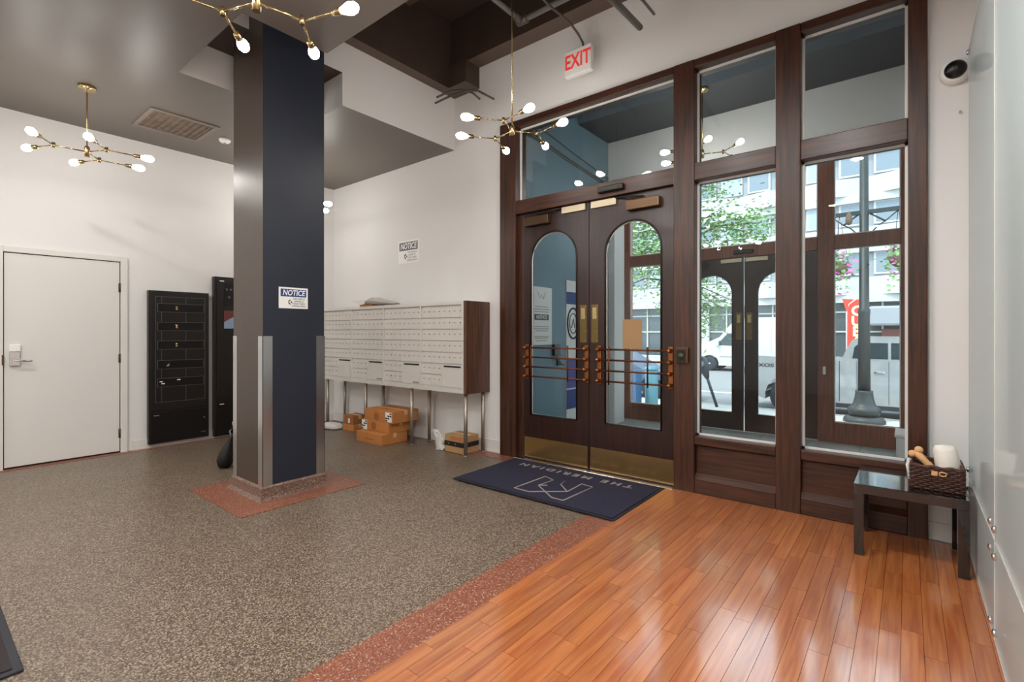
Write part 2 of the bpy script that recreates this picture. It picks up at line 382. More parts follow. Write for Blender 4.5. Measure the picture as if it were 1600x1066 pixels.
# ------------------------------------------------------------------ arched doors
def arched_leaf(bm, x0, x1, z0, z1, gx0, gx1, gz0, apex, y0, y1):
    r = (gx1 - gx0) / 2; cx = (gx0 + gx1) / 2; sp = apex - r; n = 18
    bx(bm, x0, gx0, y0, y1, z0, z1); bx(bm, gx1, x1, y0, y1, z0, z1); bx(bm, gx0, gx1, y0, y1, z0, gz0)
    pts = [(cx - r * math.cos(PI * i / n), sp + r * math.sin(PI * i / n)) for i in range(n + 1)]
    for a, c in zip(pts, pts[1:]): prism(bm, [a, c, (c[0], z1), (a[0], z1)], y0, y1)
    return [(gx0, gz0)] + pts + [(gx1, gz0)]
def arched_door(name, label, x0, x1, z0, z1, gx0, gx1, gz0, apex, y0, wood_='doorwood', gold=True, kick=True, meet=1):
    d = thing(name, ((x0 + x1) / 2, y0, z0), label, 'door', kind='structure')
    y1 = y0 + .045
    b = NB(); out = arched_leaf(b, x0, x1, z0, z1, gx0, gx1, gz0, apex, y0, y1); obj('leaf', b, wood_, d)
    b = NB(); prism(b, out, y0 + .02, y0 + .026); obj('glass_pane', b, 'glass', d)
    b = NB(); tube(b, [(x, y0 - .002, z) for x, z in out], .009, 6, closed=True); obj('arch_bead', b, 'darkmetal', d)
    b = NB(); s = .012
    cx = (gx0 + gx1) / 2; cz = (gz0 + apex) / 2
    tube(b, [(cx + (x - cx) * .975, y0 + .018, cz + (z - cz) * .99) for x, z in out], .006, 6, closed=True); obj('glazing_bead', b, 'bead', d)
    if kick: obj('kick_plate', box(x0 + .012, x1 - .012, y0 - .004, y0, z0 + .01, .24), 'kick', d)
    px = (x1 - .06) if meet > 0 else (x0 + .06)
    p = obj('pull_plate', box(px - .038, px + .038, y0 - .004, y0, 1.25, 1.62, .0015), 'brass_d', d)
    if gold: obj('pull_insert', box(px - .022, px + .022, y0 - .008, y0 - .004, 1.48, 1.59), 'brass', p)
    b = NB()
    for dz in (1.27, 1.36, 1.5, 1.6): lathe(b, [(.004, 0), (.004, .003)], (px + .025, y0 - .004, dz), 8, (0, -1, 0))
    obj('screw', b, 'screw', p)
    return d
YD = YP + .05
d2 = arched_door('door_2', 'left dark wood entrance door with arched glass, seen against the blue wall', -3.213, -2.418, .018, 2.62, -3.12, -2.555, .48, 2.39, YD, meet=1)
d3 = arched_door('door_3', 'right dark wood entrance door with arched glass and a brown paper taped on it', -2.412, -1.567, .018, 2.62, -2.24, -1.69, .485, 2.38, YD, meet=-1)
d3.children[-1].children and None
def push_bar(d, xa, xb, y, zs, va, vb):
    g = NB()
    for z in zs: tube(g, [(xa, y - .05, z), (xb, y - .05, z)], .0085, 8)
    o = obj('push_bar', g, 'copper_d', d)
    for vx in (va, vb):
        g = NB(); tube(g, [(vx, y - .066, zs[-1] - .03), (vx, y - .066, zs[0] + .03)], .008, 8); obj('upright_rod', g, 'copper_d', o)
    for xx in (xa, xb):
        g = NB(); bx(g, xx - .022, xx + .022, y - .012, y, zs[-1] - .035, zs[0] + .035, 0, .006)
        for z in zs: lathe(g, [(.021, 0), (.021, .03), (.017, .052), (.004, .06)], (xx, y - .012, z), 12, (0, -1, 0))
        obj('bar_bracket', g, 'copper', o)
ZS = (1.19, 1.09, .99, .89)
push_bar(d2, -3.165, -2.44, YD, ZS, -3.07, -2.62); push_bar(d3, -2.30, -1.605, YD, ZS, -2.17, -1.79)
def closer(d, x0, x1, y, z0, z1, zt, s):
    c = obj('door_closer', box(x0, x1, y - .06, y, z0, z1, .006), 'bronze', d)
    g = NB(); xm = (x0 + x1) / 2
    tube(g, [(xm, y - .03, z1), (xm, y - .03, z1 + .02)], .012, 8); tube(g, [(xm, y - .03, z1 + .02), (xm + s * .16, y - .05, zt - .02), (xm + s * .3, y - .01, zt)], .009, 6)
    obj('closer_arm', g, 'darkmetal', c)
closer(d2, -3.17, -2.86, YD, 2.47, 2.56, 2.61, 1); closer(d3, -2.0, -1.69, YD, 2.46, 2.55, 2.61, -1)
obj('top_plate', box(-2.72, -2.45, YD - .022, YD, 2.545, 2.61, .003), 'cream', d2); obj('top_plate', box(-2.385, -2.12, YD - .022, YD, 2.545, 2.61, .003), 'cream', d3)
ms = thing('motion_sensor', (-2.14, YP - .02, 2.67), 'flat dark sensor bar on the oak rail above the arched doors', 'sensor')
obj('housing', box(-2.28, -2.02, YP - .04, YP + .008, 2.66, 2.715, .008), 'darkmetal', ms); obj('lens', box(-2.24, -2.06, YP - .044, YP - .038, 2.668, 2.69), 'plastic_b', ms)
pn = obj('taped_paper', box(-2.06, -1.87, YD - .0015, YD + .0005, 1.2, 1.47), 'kraft', None, 'brown paper sheet taped to the glass of the right arched door', 'paper')
cr = thing('card_reader', (-1.48, YP, 1.1), 'small brass card reader with green button on the oak post', 'reader')
obj('case', box(-1.535, -1.43, YP - .03, YP, 1.09, 1.225, .006), 'bronze', cr); obj('bezel', box(-1.523, -1.452, YP - .034, YP - .028, 1.1, 1.205), 'darkmetal', cr)
b = NB(); lathe(b, [(.028, 0), (.026, .006), (.002, .008)], (-1.487, YP - .034, 1.15), 16, (0, -1, 0)); obj('button', b, 'ledgreen', cr)

# ------------------------------------------------------------------ vestibule and outer entrance: window_2
YV = 7.17
vf = struct('floor_vestibule', box(-3.7, .3, YF + .15, YV + .15, -.12, -.008), 'grout', 'grey stone floor of the vestibule', 'floor')
tmesh = None
for i in range(7):
    for j in range(5):
        x0 = -3.55 + i * .52; y0 = 4.38 + j * .57
        if tmesh is None:
            o = obj('stone_tile', box(x0 + .003, x0 + .517, y0 + .003, y0 + .567, -.01, 0, .002), 'stone', vf, ); tmesh = o
            base = o.location.copy()
        else:
            o = tmesh.copy(); COL.objects.link(o); o.location = base + Vector((i * .52, j * .57, 0))
vl = NB(); bx(vl, -3.6, -3.46, YF + .15, 6.58, 0, 4.4); vl = struct('wall_vestibule_left', vl, 'blue', 'blue painted vestibule wall with poster behind the left arched door', 'wall')
obj('pier', box(-3.6, -3.36, 6.58, 6.9, 0, 3.5), 'wall', vl, label='white pier at the end of the blue wall')
obj('wall_end', box(-3.75, -3.6, 4.36, YV, 0, 4.4), 'wall', vl)
vr = NB(); bx(vr, .1, .25, YF + .15, YV + .1, 0, 4.4); struct('wall_vestibule_right', vr, 'wall', 'white right wall of the vestibule', 'wall')
struct('wall_header', box(-3.46, .1, 6.58, 6.72, 3.5, 4.4), 'wall', 'white header wall inside the vestibule above the outer doors', 'wall')
vc = NB(); ceil_box(vc, -3.75, .25, 5.72, YV + .2, 4.15, 4.5, 0, 1); ceil_box(vc, -3.75, .25, YF + .15, 5.72, 4.27, 4.5, 0, 1)
struct('ceiling_vestibule', vc, ['vceil', 'vstep'], 'dark grey stepped ceiling of the vestibule', 'ceiling')
w2 = thing('window_2', (-1.735, YV, 0), 'reddish oak street front of the vestibule with transoms and side windows', 'window', kind='structure')
def post2(x0, x1, z0, z1, name='post', y0=YV, y1=YV + .12): return obj(name, box(x0, x1, y0, y1, z0, z1, .005), 'framey', w2)
Q = [(-3.57, -3.4), (-2.765, -2.592), (-.878, -.705), (-.063, .1)]
for q in Q: post2(*q, 0, 3.7)
for x0, x1 in ((Q[0][1], Q[1][0]), (Q[1][1], Q[2][0]), (Q[2][1], Q[3][0])):
    post2(x0, x1, 2.375, 2.54, 'transom_bar'); post2(x0, x1, 3.6, 3.7, 'head_rail')
    pane(x0, x1, 2.54, 3.6, YV + .06, w2); bead(x0, x1, 2.54, 3.6, YV + .03, w2, .006)
for x0, x1 in ((Q[0][1], Q[1][0]), (Q[2][1], Q[3][0])):
    pane(x0, x1, .25, 2.375, YV + .06, w2); bead(x0, x1, .25, 2.375, YV + .03, w2, .006); post2(x0, x1, 0, .25, 'wood_panel')
d4 = arched_door('door_4', 'left outer door with arched glass, parking meter seen through it', -2.59, -1.742, .01, 2.373, -2.435, -1.885, .25, 2.16, YV + .02, 'doorwood', True, False, 1)
d5 = arched_door('door_5', 'right outer door with arched glass, white van seen through it', -1.728, -.88, .01, 2.373, -1.57, -1.02, .25, 2.16, YV + .02, 'doorwood', True, False, -1)
obj('top_plate', box(-2.03, -1.76, YV - .005, YV + .02, 2.31, 2.36), 'cream', d4); obj('top_plate', box(-1.71, -1.44, YV - .005, YV + .02, 2.31, 2.36), 'cream', d5)
obj('door_closer', box(-2.55, -2.2, YV - .04, YV + .02, 2.24, 2.33, .006), 'darkmetal', d4)
obj('switch_plate', box(-.82, -.79, YV - .008, YV, .83, .93), 'steel', w2)
ms2 = thing('motion_sensor', (-1.735, YV, 2.43), 'dark sensor box above the outer double doors', 'sensor')
obj('housing', box(-1.86, -1.61, YV - .04, YV, 2.42, 2.47, .006), 'darkmetal', ms2); obj('lens', box(-1.83, -1.64, YV - .043, YV - .038, 2.425, 2.44), 'plastic_b', ms2)
# poster and signs on the blue wall (facing +X: reading direction +Y)
VX = -3.46
po = thing('poster', (VX, 4.87, 1.2), 'white poster with small print and a NOTICE block on the blue vestibule wall', 'poster')
obj('sheet', box(VX, VX + .004, 4.65, 5.09, 1.2, 1.9), 'paper', po)
x = VX + .0045
for z, w in ((1.66, .26), (1.63, .34), (1.6, .3), (1.42, .3), (1.395, .32), (1.37, .26), (1.3, .3), (1.28, .28), (1.25, .22)):
    obj('print_line', box(VX + .004, x, 4.87 - w / 2, 4.87 + w / 2, z - .006, z + .006), 'lgrey', po)
b = NB()
for p in ([(4.79, 1.84), (4.83, 1.76), (4.87, 1.8), (4.91, 1.76), (4.95, 1.84)],): tube(b, [(x, a, c) for a, c in p], .003, 4)
obj('logo', b, 'grey', po)
nb = obj('notice_block', box(VX + .004, VX + .0055, 4.72, 5.02, 1.5, 1.57), 'noticeg', po)
text('NOTICE', .06, (0, 1, 0), (0, 0, 1), (VX + .0065, 4.87, 1.534), 'paper', nb, bold=.001)
tp = thing('tall_sign', (VX, 5.58, .2), 'tall white and blue sign with a ring emblem on the blue vestibule wall', 'sign')
obj('board', box(VX, VX + .01, 5.42, 5.78, .2, 2.03), 'paper', tp); obj('band', box(VX + .01, VX + .012, 5.42, 5.78, 1.72, 1.88), 'darkblue', tp)
b = NB(); tube(b, [(VX + .012, 5.58 + .14 * math.cos(a * PI / 12), 1.47 + .2 * math.sin(a * PI / 12)) for a in range(24)], .012, 6, closed=True)
tube(b, [(VX + .012, 5.58 + .09 * math.cos(a * PI / 12), 1.47 + .13 * math.sin(a * PI / 12)) for a in range(24)], .006, 6, closed=True)
tube(b, [(VX + .012, 5.54, 1.41), (VX + .012, 5.58, 1.53), (VX + .012, 5.62, 1.41)], .006, 6); obj('ring_emblem', b, 'ink', tp)
obj('band', box(VX + .01, VX + .012, 5.42, 5.78, .62, 1.0), 'purple', tp); obj('band', box(VX + .01, VX + .012, 5.42, 5.78, .35, .6), 'darkblue', tp)
vh = thing('wall_lock', (VX, 5.18, .95), 'black lock box with lever on the blue vestibule wall', 'lock')
obj('case', box(VX, VX + .04, 5.1, 5.24, 1.06, 1.2, .006), 'plastic_b', vh); b = NB(); bx(b, VX, VX + .02, 5.2, 5.25, .93, 1.03); tube(b, [(VX + .03, 5.225, .99), (VX + .05, 5.225, .95), (VX + .05, 5.3, .94)], .009, 8); obj('lever', b, 'plastic_b', vh)
cb = NB()
for za, zb in ((3.85, 3.62), (3.7, 3.53), (3.66, 3.5)): tube(cb, [(VX + .012, 4.4, za + .03), (VX + .012, 5.5, (za + zb) / 2), (VX + .012, 6.56, zb)], .009, 6)
obj('wall_cables', cb, 'pipe_l', None, 'thin grey cables running along the top of the blue vestibule wall', 'cable')
wb = thing('white_box', (.0, 5.5, 0), 'white box standing at the right end of the vestibule', 'box')
obj('body', box(-.08, .095, 5.4, 5.75, .0, .44, .01), 'trim', wb); obj('lid', box(-.09, .097, 5.39, 5.76, .44, .47, .006), 'trim', wb)

# ------------------------------------------------------------------ chandeliers
def chandelier_proto():
    r = thing('chandelier', (0, 0, 0), '', 'chandelier')
    b = NB(); lathe(b, [(.02, -.045), (.022, .03), (.014, .05)], (0, 0, 0), 14); obj('hub', b, 'brass', r)
    A, B_ = .22, .2
    b = NB(); tube(b, [(0, 0, 0), (A, 0, 0)], .006, 8); lathe(b, [(.013, -.022), (.013, .022)], (A, 0, 0), 12)
    ends = []
    for s in (-1, 1):
        d = Vector((math.cos(s * PI / 3), math.sin(s * PI / 3), 0)); j = Vector((A, 0, 0))
        tube(b, [j, j + d * B_], .0055, 8); lathe(b, [(.008, 0), (.017, .004), (.019, .05), (.016, .055)], j + d * (B_ - .01), 12, d); ends.append((j + d * (B_ + .044), d))
    am = obj('arm', b, 'brass', r)
    for e, d in ends:
        b = NB(); lathe(b, [(.013, 0), (.018, .012), (.028, .04), (.031, .062), (.026, .085), (.013, .1), (.002, .104)], e, 14, d); obj('bulb', b, 'bulb', am)
    for k in (1, 2):
        c = dup(am, r); c.rotation_euler.z = k * 2 * PI / 3
    return r
proto = chandelier_proto()
def chandelier(x, y, z, ztop, rot, label, first=False):
    o = proto if first else dup(proto)
    o.location = (x, y, z); o['label'] = label
    for ch in o.children:
        if ch.name.startswith('arm'): ch.rotation_euler.z += rot
    b = NB(); tube(b, [(x, y, z + .04), (x, y, ztop - .02)], .0065, 8); obj('stem', b, 'brass', o)
    b = NB(); lathe(b, [(.012, -.045), (.014, -.03), (.065, -.028), (.065, 0)], (x, y, ztop), 20); obj('canopy', b, 'brass', o)
    return o
R_ = math.radians
CH = [(-5.72, 1.05, 2.965, H1, R_(26), 'brass six-bulb chandelier hanging by the white door, canopy and stem in full view'),
      (-2.52, 1.11, 2.99, H1, R_(80), 'brass six-bulb chandelier in front of the column, cut off by the top edge'),
      (-2.632, 3.273, 3.068, H3, R_(51), 'brass six-bulb chandelier on a long stem before the oak entrance'),
      (-6.02, 3.08, 2.965, H1, R_(5), 'brass chandelier mostly hidden behind the dark column'),
      (-1.84, 5.78, 3.4, 4.15, R_(20), 'brass chandelier inside the vestibule seen through the transom glass'),
      (-2.55, -1.2, 2.98, H1, R_(70), 'unseen brass chandelier added as fill behind the viewer on the wood floor side'),  # this one and the next are added out of view to brighten the room
      (-5.72, -1.2, 2.98, H1, R_(40), 'unseen brass chandelier added as fill behind the viewer on the terrazzo side')]
for i, c in enumerate(CH): chandelier(*c[:5], c[5], first=False)
for o in list(proto.children_recursive) + [proto]: bpy.data.objects.remove(o)

# out-of-view downlights added to brighten the lobby, suggested by ovals in the transom glass
dl = thing('downlight', (0, 0, H1), '', 'ceiling light', 'downlights added as fill in the low ceiling, out of view')
b = NB(); tube(b, [(.08 * math.cos(a * PI / 12), .08 * math.sin(a * PI / 12), H1 - .005) for a in range(24)], .008, 6, closed=True); obj('trim_ring', b, 'white', dl)
b = NB(); lathe(b, [(.068, -.004), (.06, -.009), (.01, -.0095)], (0, 0, H1), 24); obj('lens', b, 'lens', dl)
for i, (x, y, w_) in enumerate(((-.5, 1.85, 'over the wood floor, nearest the black table'), (-.5, .9, 'over the wood floor, second from the black table'), (-1.6, 1.85, 'over the wood floor, before the mat'), (-3.4, -.5, 'over the terrazzo, nearest the viewer'), (-1.0, -1.6, 'over the wood floor, by the back wall'), (-3.6, -2.4, 'over the terrazzo, by the back wall'), (-5.0, -.1, 'before the white door'), (-6.2, -2.4, 'in the far back corner'))):
    o = dl if i == 0 else dup(dl)
    o.location = (x, y, H1); o['label'] = 'round recessed downlight added as fill ' + w_

# ------------------------------------------------------------------ ceiling fittings
v = thing('ceiling_vent', (-6.05, 1.84, H1 - .02), 'square dusty return vent in the taupe ceiling', 'vent')
b = NB(); X0, X1, Y0_, Y1_ = -6.36, -5.74, 1.53, 2.15
for a in ((X0, X1, Y0_, Y0_ + .04), (X0, X1, Y1_ - .04, Y1_), (X0, X0 + .04, Y0_ + .04, Y1_ - .04), (X1 - .04, X1, Y0_ + .04, Y1_ - .04)): bx(b, *a, H1 - .012, H1)
obj('vent_frame', b, 'vent', v); obj('core', box(X0 + .04, X1 - .04, Y0_ + .04, Y1_ - .04, H1 - .004, H1), 'dust', v)
for k in range(9):
    y = Y0_ + .08 + k * .0575; b = NB(); prism(b, [(y, H1 - .011), (y + .006, H1 - .011), (y + .022, H1 - .004), (y + .016, H1 - .004)], X0 + .04, X1 - .04, 'YZ'); obj('slat', b, 'dust', v)
sd = thing('smoke_detector', (-6.0, 2.35, H1 - .04), 'small white smoke detector on the taupe ceiling just left of the column', 'detector')
b = NB(); lathe(b, [(.06, 0), (.06, -.02), (.045, -.038), (.01, -.042)], (-6.06, 2.32, H1), 20); obj('body', b, 'white', sd); b = NB(); lathe(b, [(.015, 0), (.012, -.006)], (-6.06, 2.32, H1 - .042), 10); obj('button', b, 'grey', sd)

def conduit(name, pts, r, m, label, cat='pipe'):
    b = NB(); tube(b, pts, r, 10); return obj(name, b, m, None, label, cat)
sp = thing('sprinkler_pipe', (-2.85, 3.2, 4.3), 'grey sprinkler pipe with an elbow under the dark ceiling', 'pipe')
pz = 4.31
b = NB(); tube(b, [(-2.858, 2.2, pz), (-2.858, 3.66, pz)], .026, 10); tube(b, [(-2.82, 3.7, pz), (XR - .02, 3.7, pz)], .026, 10); obj('run', b, 'pipe_l', sp)
b = NB(); lathe(b, [(.034, -.05), (.04, -.03), (.04, .06), (.034, .07)], (-2.858, 3.7, pz), 12, (1, 0, 0)); lathe(b, [(.034, 0), (.04, .01), (.034, .09)], (-2.858, 3.6, pz), 12, (0, 1, 0)); obj('elbow', b, 'pipe', sp)
for hx in (-2.3, -1.2):
    b = NB(); tube(b, [(hx, 3.7, pz), (hx, 3.7, H3)], .007, 6); tube(b, [(hx, 3.7 + .03 * math.cos(a * PI / 6), pz + .03 * math.sin(a * PI / 6)) for a in range(12)], .005, 5, closed=True); obj('hanger_rod', b, 'pipe', sp)
conduit('bent_conduit', [(-3.925, 3.6, 3.865), (-3.89, 3.75, 3.975), (-3.85, 3.9, 4.04), (-3.78, 4.0, 4.02), (-3.714, 4.05, 3.949)], .011, 'pipe', 'bent brown conduit crossing the end of the dark beam, upper one')
conduit('bent_conduit', [(-3.92, 3.57, 3.79), (-3.87, 3.75, 3.92), (-3.79, 3.93, 4.02), (-3.7, 4.0, 4.02), (-3.506, 4.05, 3.887)], .011, 'pipe', 'bent brown conduit beside the dark beam, lower one')
conduit('capped_pipe', [(-1.65, 2.7, 3.68), (-1.696, 3.3, 3.805), (-1.777, 3.95, 3.947)], .026, 'pipe', 'thick dark pipe end hanging below the dark ceiling right of the exit sign')
conduit('thin_pipe', [(-1.57, 3.3, 3.84), (-1.599, 3.6, 3.922), (-1.665, 3.98, 4.031)], .011, 'pipe', 'thin dark pipe end beside the thick pipe at the top edge')
ex = thing('exit_sign', (-2.4, 3.98, 3.86), 'white EXIT sign with red letters above the oak transom', 'sign')
obj('case', box(-2.57, -2.28, 4.0, 4.06, 3.79, 4.03, .008), 'white', ex)
text('EXIT', .19, (1, 0, 0), (0, 0, 1), (-2.425, 3.998, 3.915), 'red', ex, bold=.004, sx=.72)
b = NB(); tube(b, [(-2.44, 3.1, 4.24), (-2.446, 3.6, 4.212), (-2.436, 3.75, 4.214), (-2.428, 3.9, 4.2), (-2.41, 3.99, 4.15), (-2.385, 4.03, 4.08), (-2.375, 4.03, 4.02)], .011, 8); obj('feed_conduit', b, 'pipe', ex)
dm = thing('dome_camera', (.235, YF, 3.0), 'white dome camera with black eye on the wall above the black table', 'camera')
ax = Vector((-.05, -1, -.1)).normalized()
b = NB(); lathe(b, [(.078, 0), (.08, .03), (.07, .06), (.056, .07)], (.235, YF, 3.0), 24, ax); obj('housing', b, 'white', dm)
b = NB(); lathe(b, [(.056, .066), (.052, .085), (.036, .1), (.01, .108)], (.235, YF, 3.0), 24, ax); obj('dome', b, 'plastic_b', dm)
b = NB(); lathe(b, [(.008, 0), (.008, .004), (.004, .006), (.004, .02), (.007, .021), (.007, .024)], (.257, YF, 2.74), 10, (0, -1, 0)); obj('wall_hook', b, 'steel', None, 'tiny screw hook on the white wall under the dome camera', 'hook')

# ------------------------------------------------------------------ left wall: door_1 and black panels
XD = XL
d1 = thing('door_1', (XD, 1.1, 0), 'plain white flush door in the left wall with keypad lever lock', 'door', kind='structure')
obj('leaf', box(XD - .02, XD + .012, .64, 1.545, .02, 2.135, .003), 'door', d1)
b = NB(); bx(b, XD, XD + .03, .57, .632, .0, 2.2, 0, .004); bx(b, XD, XD + .03, 1.553, 1.615, 0, 2.2, 0, .004); bx(b, XD, XD + .03, .632, 1.553, 2.142, 2.2, 0, .004)
obj('frame', b, 'trim', d1)
obj('gap', box(XD - .03, XD + .002, .632, 1.553, 0, 2.142), 'slot', d1)
for z in (.22, 1.06, 1.85):
    b = NB(); tube(b, [(XD + .022, 1.549, z - .05), (XD + .022, 1.549, z + .05)], .008, 8); bx(b, XD + .01, XD + .02, 1.535, 1.552, z - .05, z + .05); obj('hinge', b, 'bronze', d1)
lk = obj('keypad_lock', box(XD + .012, XD + .04, .675, .75, 1.02, 1.16, .004), 'steel', d1)
b = NB(); prism(b, [(XD + .012, 1.16), (XD + .045, 1.16), (XD + .03, 1.235), (XD + .012, 1.235)], .675, .75, 'XZ') if 0 else bx(b, XD + .012, XD + .046, .672, .753, 1.16, 1.23, 0, .006); kp = obj('keypad', b, 'white', lk)
b = NB(); tube(b, [(XD + .04, .715, 1.07), (XD + .075, .715, 1.07), (XD + .08, .74, 1.07), (XD + .078, .83, 1.065)], .011, 10); lathe(b, [(.026, 0), (.024, .012)], (XD + .04, .715, 1.07), 16, (1, 0, 0)); obj('lever', b, 'chrome', lk)
obj('strike', box(XD + .02, XD + .034, .622, .636, 1.03, 1.13), 'bronze', d1)
XW = XL
def alarm(name, y0, y1, z0, z1, label):
    t = thing(name, (XW, (y0 + y1) / 2, z0), label, 'panel'); d = .07
    obj('cabinet', box(XW, XW + d, y0, y1, z0, z1, .004), 'black', t)
    return t, XW + d
a1, xf = alarm('alarm_panel', 1.80, 2.43, .05, 1.84, 'black wall panel with thin line grid and five module strips, left of the two')
obj('lower_door', box(xf, xf + .012, 1.815, 2.415, .07, .42, .003), 'black2', a1)
ud = obj('upper_door', box(xf, xf + .012, 1.815, 2.415, .435, 1.825, .003), 'black', a1)
xf += .012
def rect_lines(y0, y1, z0, z1, par, r=.0022, m='line'):
    b = NB()
    for a in ((y0, y1, z0 - r, z0 + r), (y0, y1, z1 - r, z1 + r), (y0 - r, y0 + r, z0, z1), (y1 - r, y1 + r, z0, z1)): bx(b, xf, xf + .003, *a)
    return obj('outline', b, m, par)
rect_lines(1.865, 2.38, .53, 1.77, ud)
b = NB()
for y in (1.925, 2.175): bx(b, xf, xf + .002, y - .002, y + .002, .53, 1.77)
obj('divider', b, 'line', ud)
for i, z in enumerate((1.64, 1.42, 1.2, .97, .76)):
    md = obj('module', box(xf, xf + .006, 1.885, 2.365, z - .05, z + .05), 'black2', ud)
    b = NB(); r = .002
    for a in ((1.885, 2.365, z - .05 - r, z - .05 + r), (1.885, 2.365, z + .05 - r, z + .05 + r), (1.885 - r, 1.885 + r, z - .05, z + .05), (2.365 - r, 2.365 + r, z - .05, z + .05)): bx(b, xf, xf + .008, *a)
    obj('module_edge', b, 'line', md)
    if i < 3:
        b = NB()
        for s in (-1, 1): lathe(b, [(.014, 0), (.012, .008), (.004, .01)], (xf + .006, 2.075, z + s * .012), 12, (1, 0, 0))
        obj('lamp', b, 'brass', md)
    elif i == 3:
        b = NB(); lathe(b, [(.012, 0), (.01, .02)], (xf + .006, 1.985, z - .01), 10, (1, 0, 0)); tube(b, [(xf + .01, 1.97, z - .02), (xf + .02, 2.0, z + .01)], .005, 6); obj('key', b, 'grey', md)
    else:
        b = NB()
        for yy, zz, w in ((1.92, z + .012, .025), (1.94, z - .012, .03), (2.1, z + .025, .03)): bx(b, xf + .006, xf + .008, yy - w / 2 - .005, yy + w / 2, zz - .006, zz + .006)
        obj('name_tag', b, 'paper', md)
b = NB(); lathe(b, [(.008, 0), (.008, .01)], (xf, 2.365, 1.2), 10, (1, 0, 0)); lathe(b, [(.01, 0), (.01, .01)], (xf, 2.37, .3), 10, (1, 0, 0)); obj('key_lock', b, 'chrome', a1)
b = NB(); bx(b, xf, xf + .002, 1.845, 1.9, .375, .385); bx(b, xf, xf + .002, 2.34, 2.39, .12, .126); obj('name_tag', b, 'grey', a1)
a2, xf = alarm('alarm_panel', 2.49, 3.12, .03, 2.06, 'taller black wall panel with inspection window, half hidden by the column')
wd = obj('upper_door', box(xf, xf + .012, 2.52, 3.1, .5, 2.03, .003), 'black', a2); obj('lower_door', box(xf, xf + .012, 2.52, 3.1, .05, .485, .003), 'black2', a2)
xf += .012
obj('display', box(xf, xf + .004, 2.6, 3.02, 1.68, 1.97), 'black2', wd)
b = NB()
for yy, zz in ((2.63, 1.9), (2.68, 1.9), (2.66, 1.8)): lathe(b, [(.015, 0), (.012, .006)], (xf + .004, yy, zz), 10, (1, 0, 0))
obj('dial', b, 'line', wd)
ph = obj('red_plate', box(xf, xf + .004, 2.6, 3.02, 1.4, 1.63), 'tone_red', wd)  # dull red plate carrying a pale blue shape
b = NB(); prism(b, [(2.6, 1.4), (2.7, 1.4), (2.76, 1.45), (2.8, 1.5), (2.85, 1.58), (2.74, 1.56), (2.66, 1.52), (2.6, 1.48)], xf + .004, xf + .006, 'YZ'); obj('blue_shape', b, 'tone_blue', ph)
b = NB(); bx(b, xf, xf + .002, 2.55, 2.6, 2.0, 2.012); bx(b, xf, xf + .002, 2.55, 2.6, .43, .44); obj('name_tag', b, 'paper', a2)

um = thing('hanging_bag', (-5.6, 2.3, .05), 'black drawstring bag with brown knob leaning behind the left edge of the column', 'bag')
bX, bY = -5.32, 2.02
b = NB(); lathe(b, [(.004, 0), (.05, .01), (.075, .06), (.07, .13), (.045, .22), (.018, .3), (.012, .33)], (bX, bY, .0), 16, (.14, .2, 1)); obj('sack', b, 'bandb', um)
b = NB(); lathe(b, [(.006, 0), (.03, .015), (.036, .04), (.03, .065), (.006, .08)], (bX + .06, bY + .09, .4), 12, (0, .2, 1)); obj('knob', b, 'tan', um)
b = NB(); tube(b, [(bX + .045, bY + .06, .31), (bX + .03, bY + .05, .36), (bX + .05, bY + .08, .41)], .008, 6); tube(b, [(bX + .045, bY + .06, .31), (bX + .07, bY + .09, .35), (bX + .06, bY + .09, .42)], .008, 6); obj('cord', b, 'grey', um)

# ------------------------------------------------------------------ mailboxes
mb = thing('mailbox_bank', (-5.12, 4.0, 0), 'long aluminium apartment mailbox bank on steel legs with walnut end panel', 'mailbox')
MX0, MX1, MY, MZ0, MZ1 = -6.56, -3.735, 3.815, .685, 1.69
b = NB(); bx(b, MX0, MX1, MY + .03, YF - .01, MZ0, MZ1); obj('body', b, 'mbox', mb)
obj('end_panel', box(MX1, MX1 + .04, MY - .005, YF - .005, MZ0 - .005, MZ1 + .003, .002), 'side', mb)
b = NB(); bx(b, MX0, MX1, MY, MY + .03, MZ0, MZ0 + .045); bx(b, MX0, MX1, MY, MY + .03, MZ1 - .035, MZ1)
BW = (MX1 - MX0) / 4
for k in range(5):
    x = MX0 + k * BW; w = .022 if 0 < k < 4 else .03
    xx0 = x - (w / 2 if 0 < k < 4 else (0 if k == 0 else w)); bx(b, xx0, xx0 + w, MY - .004, MY + .03, MZ0, MZ1)
obj('face_frame', b, 'mbox', mb)
b = NB(); w_, h_ = .157, .119; bx(b, -w_ / 2, w_ / 2, -.012, 0, -h_ / 2, h_ / 2, 0, .0015); dpro = obj('box_door', b, 'mdoor', None, origin=(0, 0, 0))
b = NB(); lathe(b, [(.0075, 0), (.0075, .006), (.003, .007)], (.045, -.012, .012), 10, (0, -1, 0)); lpro = obj('lock', b, 'screw', dpro)
b = NB(); bx(b, -.055, -.02, -.0135, -.012, .005, .018); obj('number_tag', b, 'lgrey', dpro)
random.seed(11)
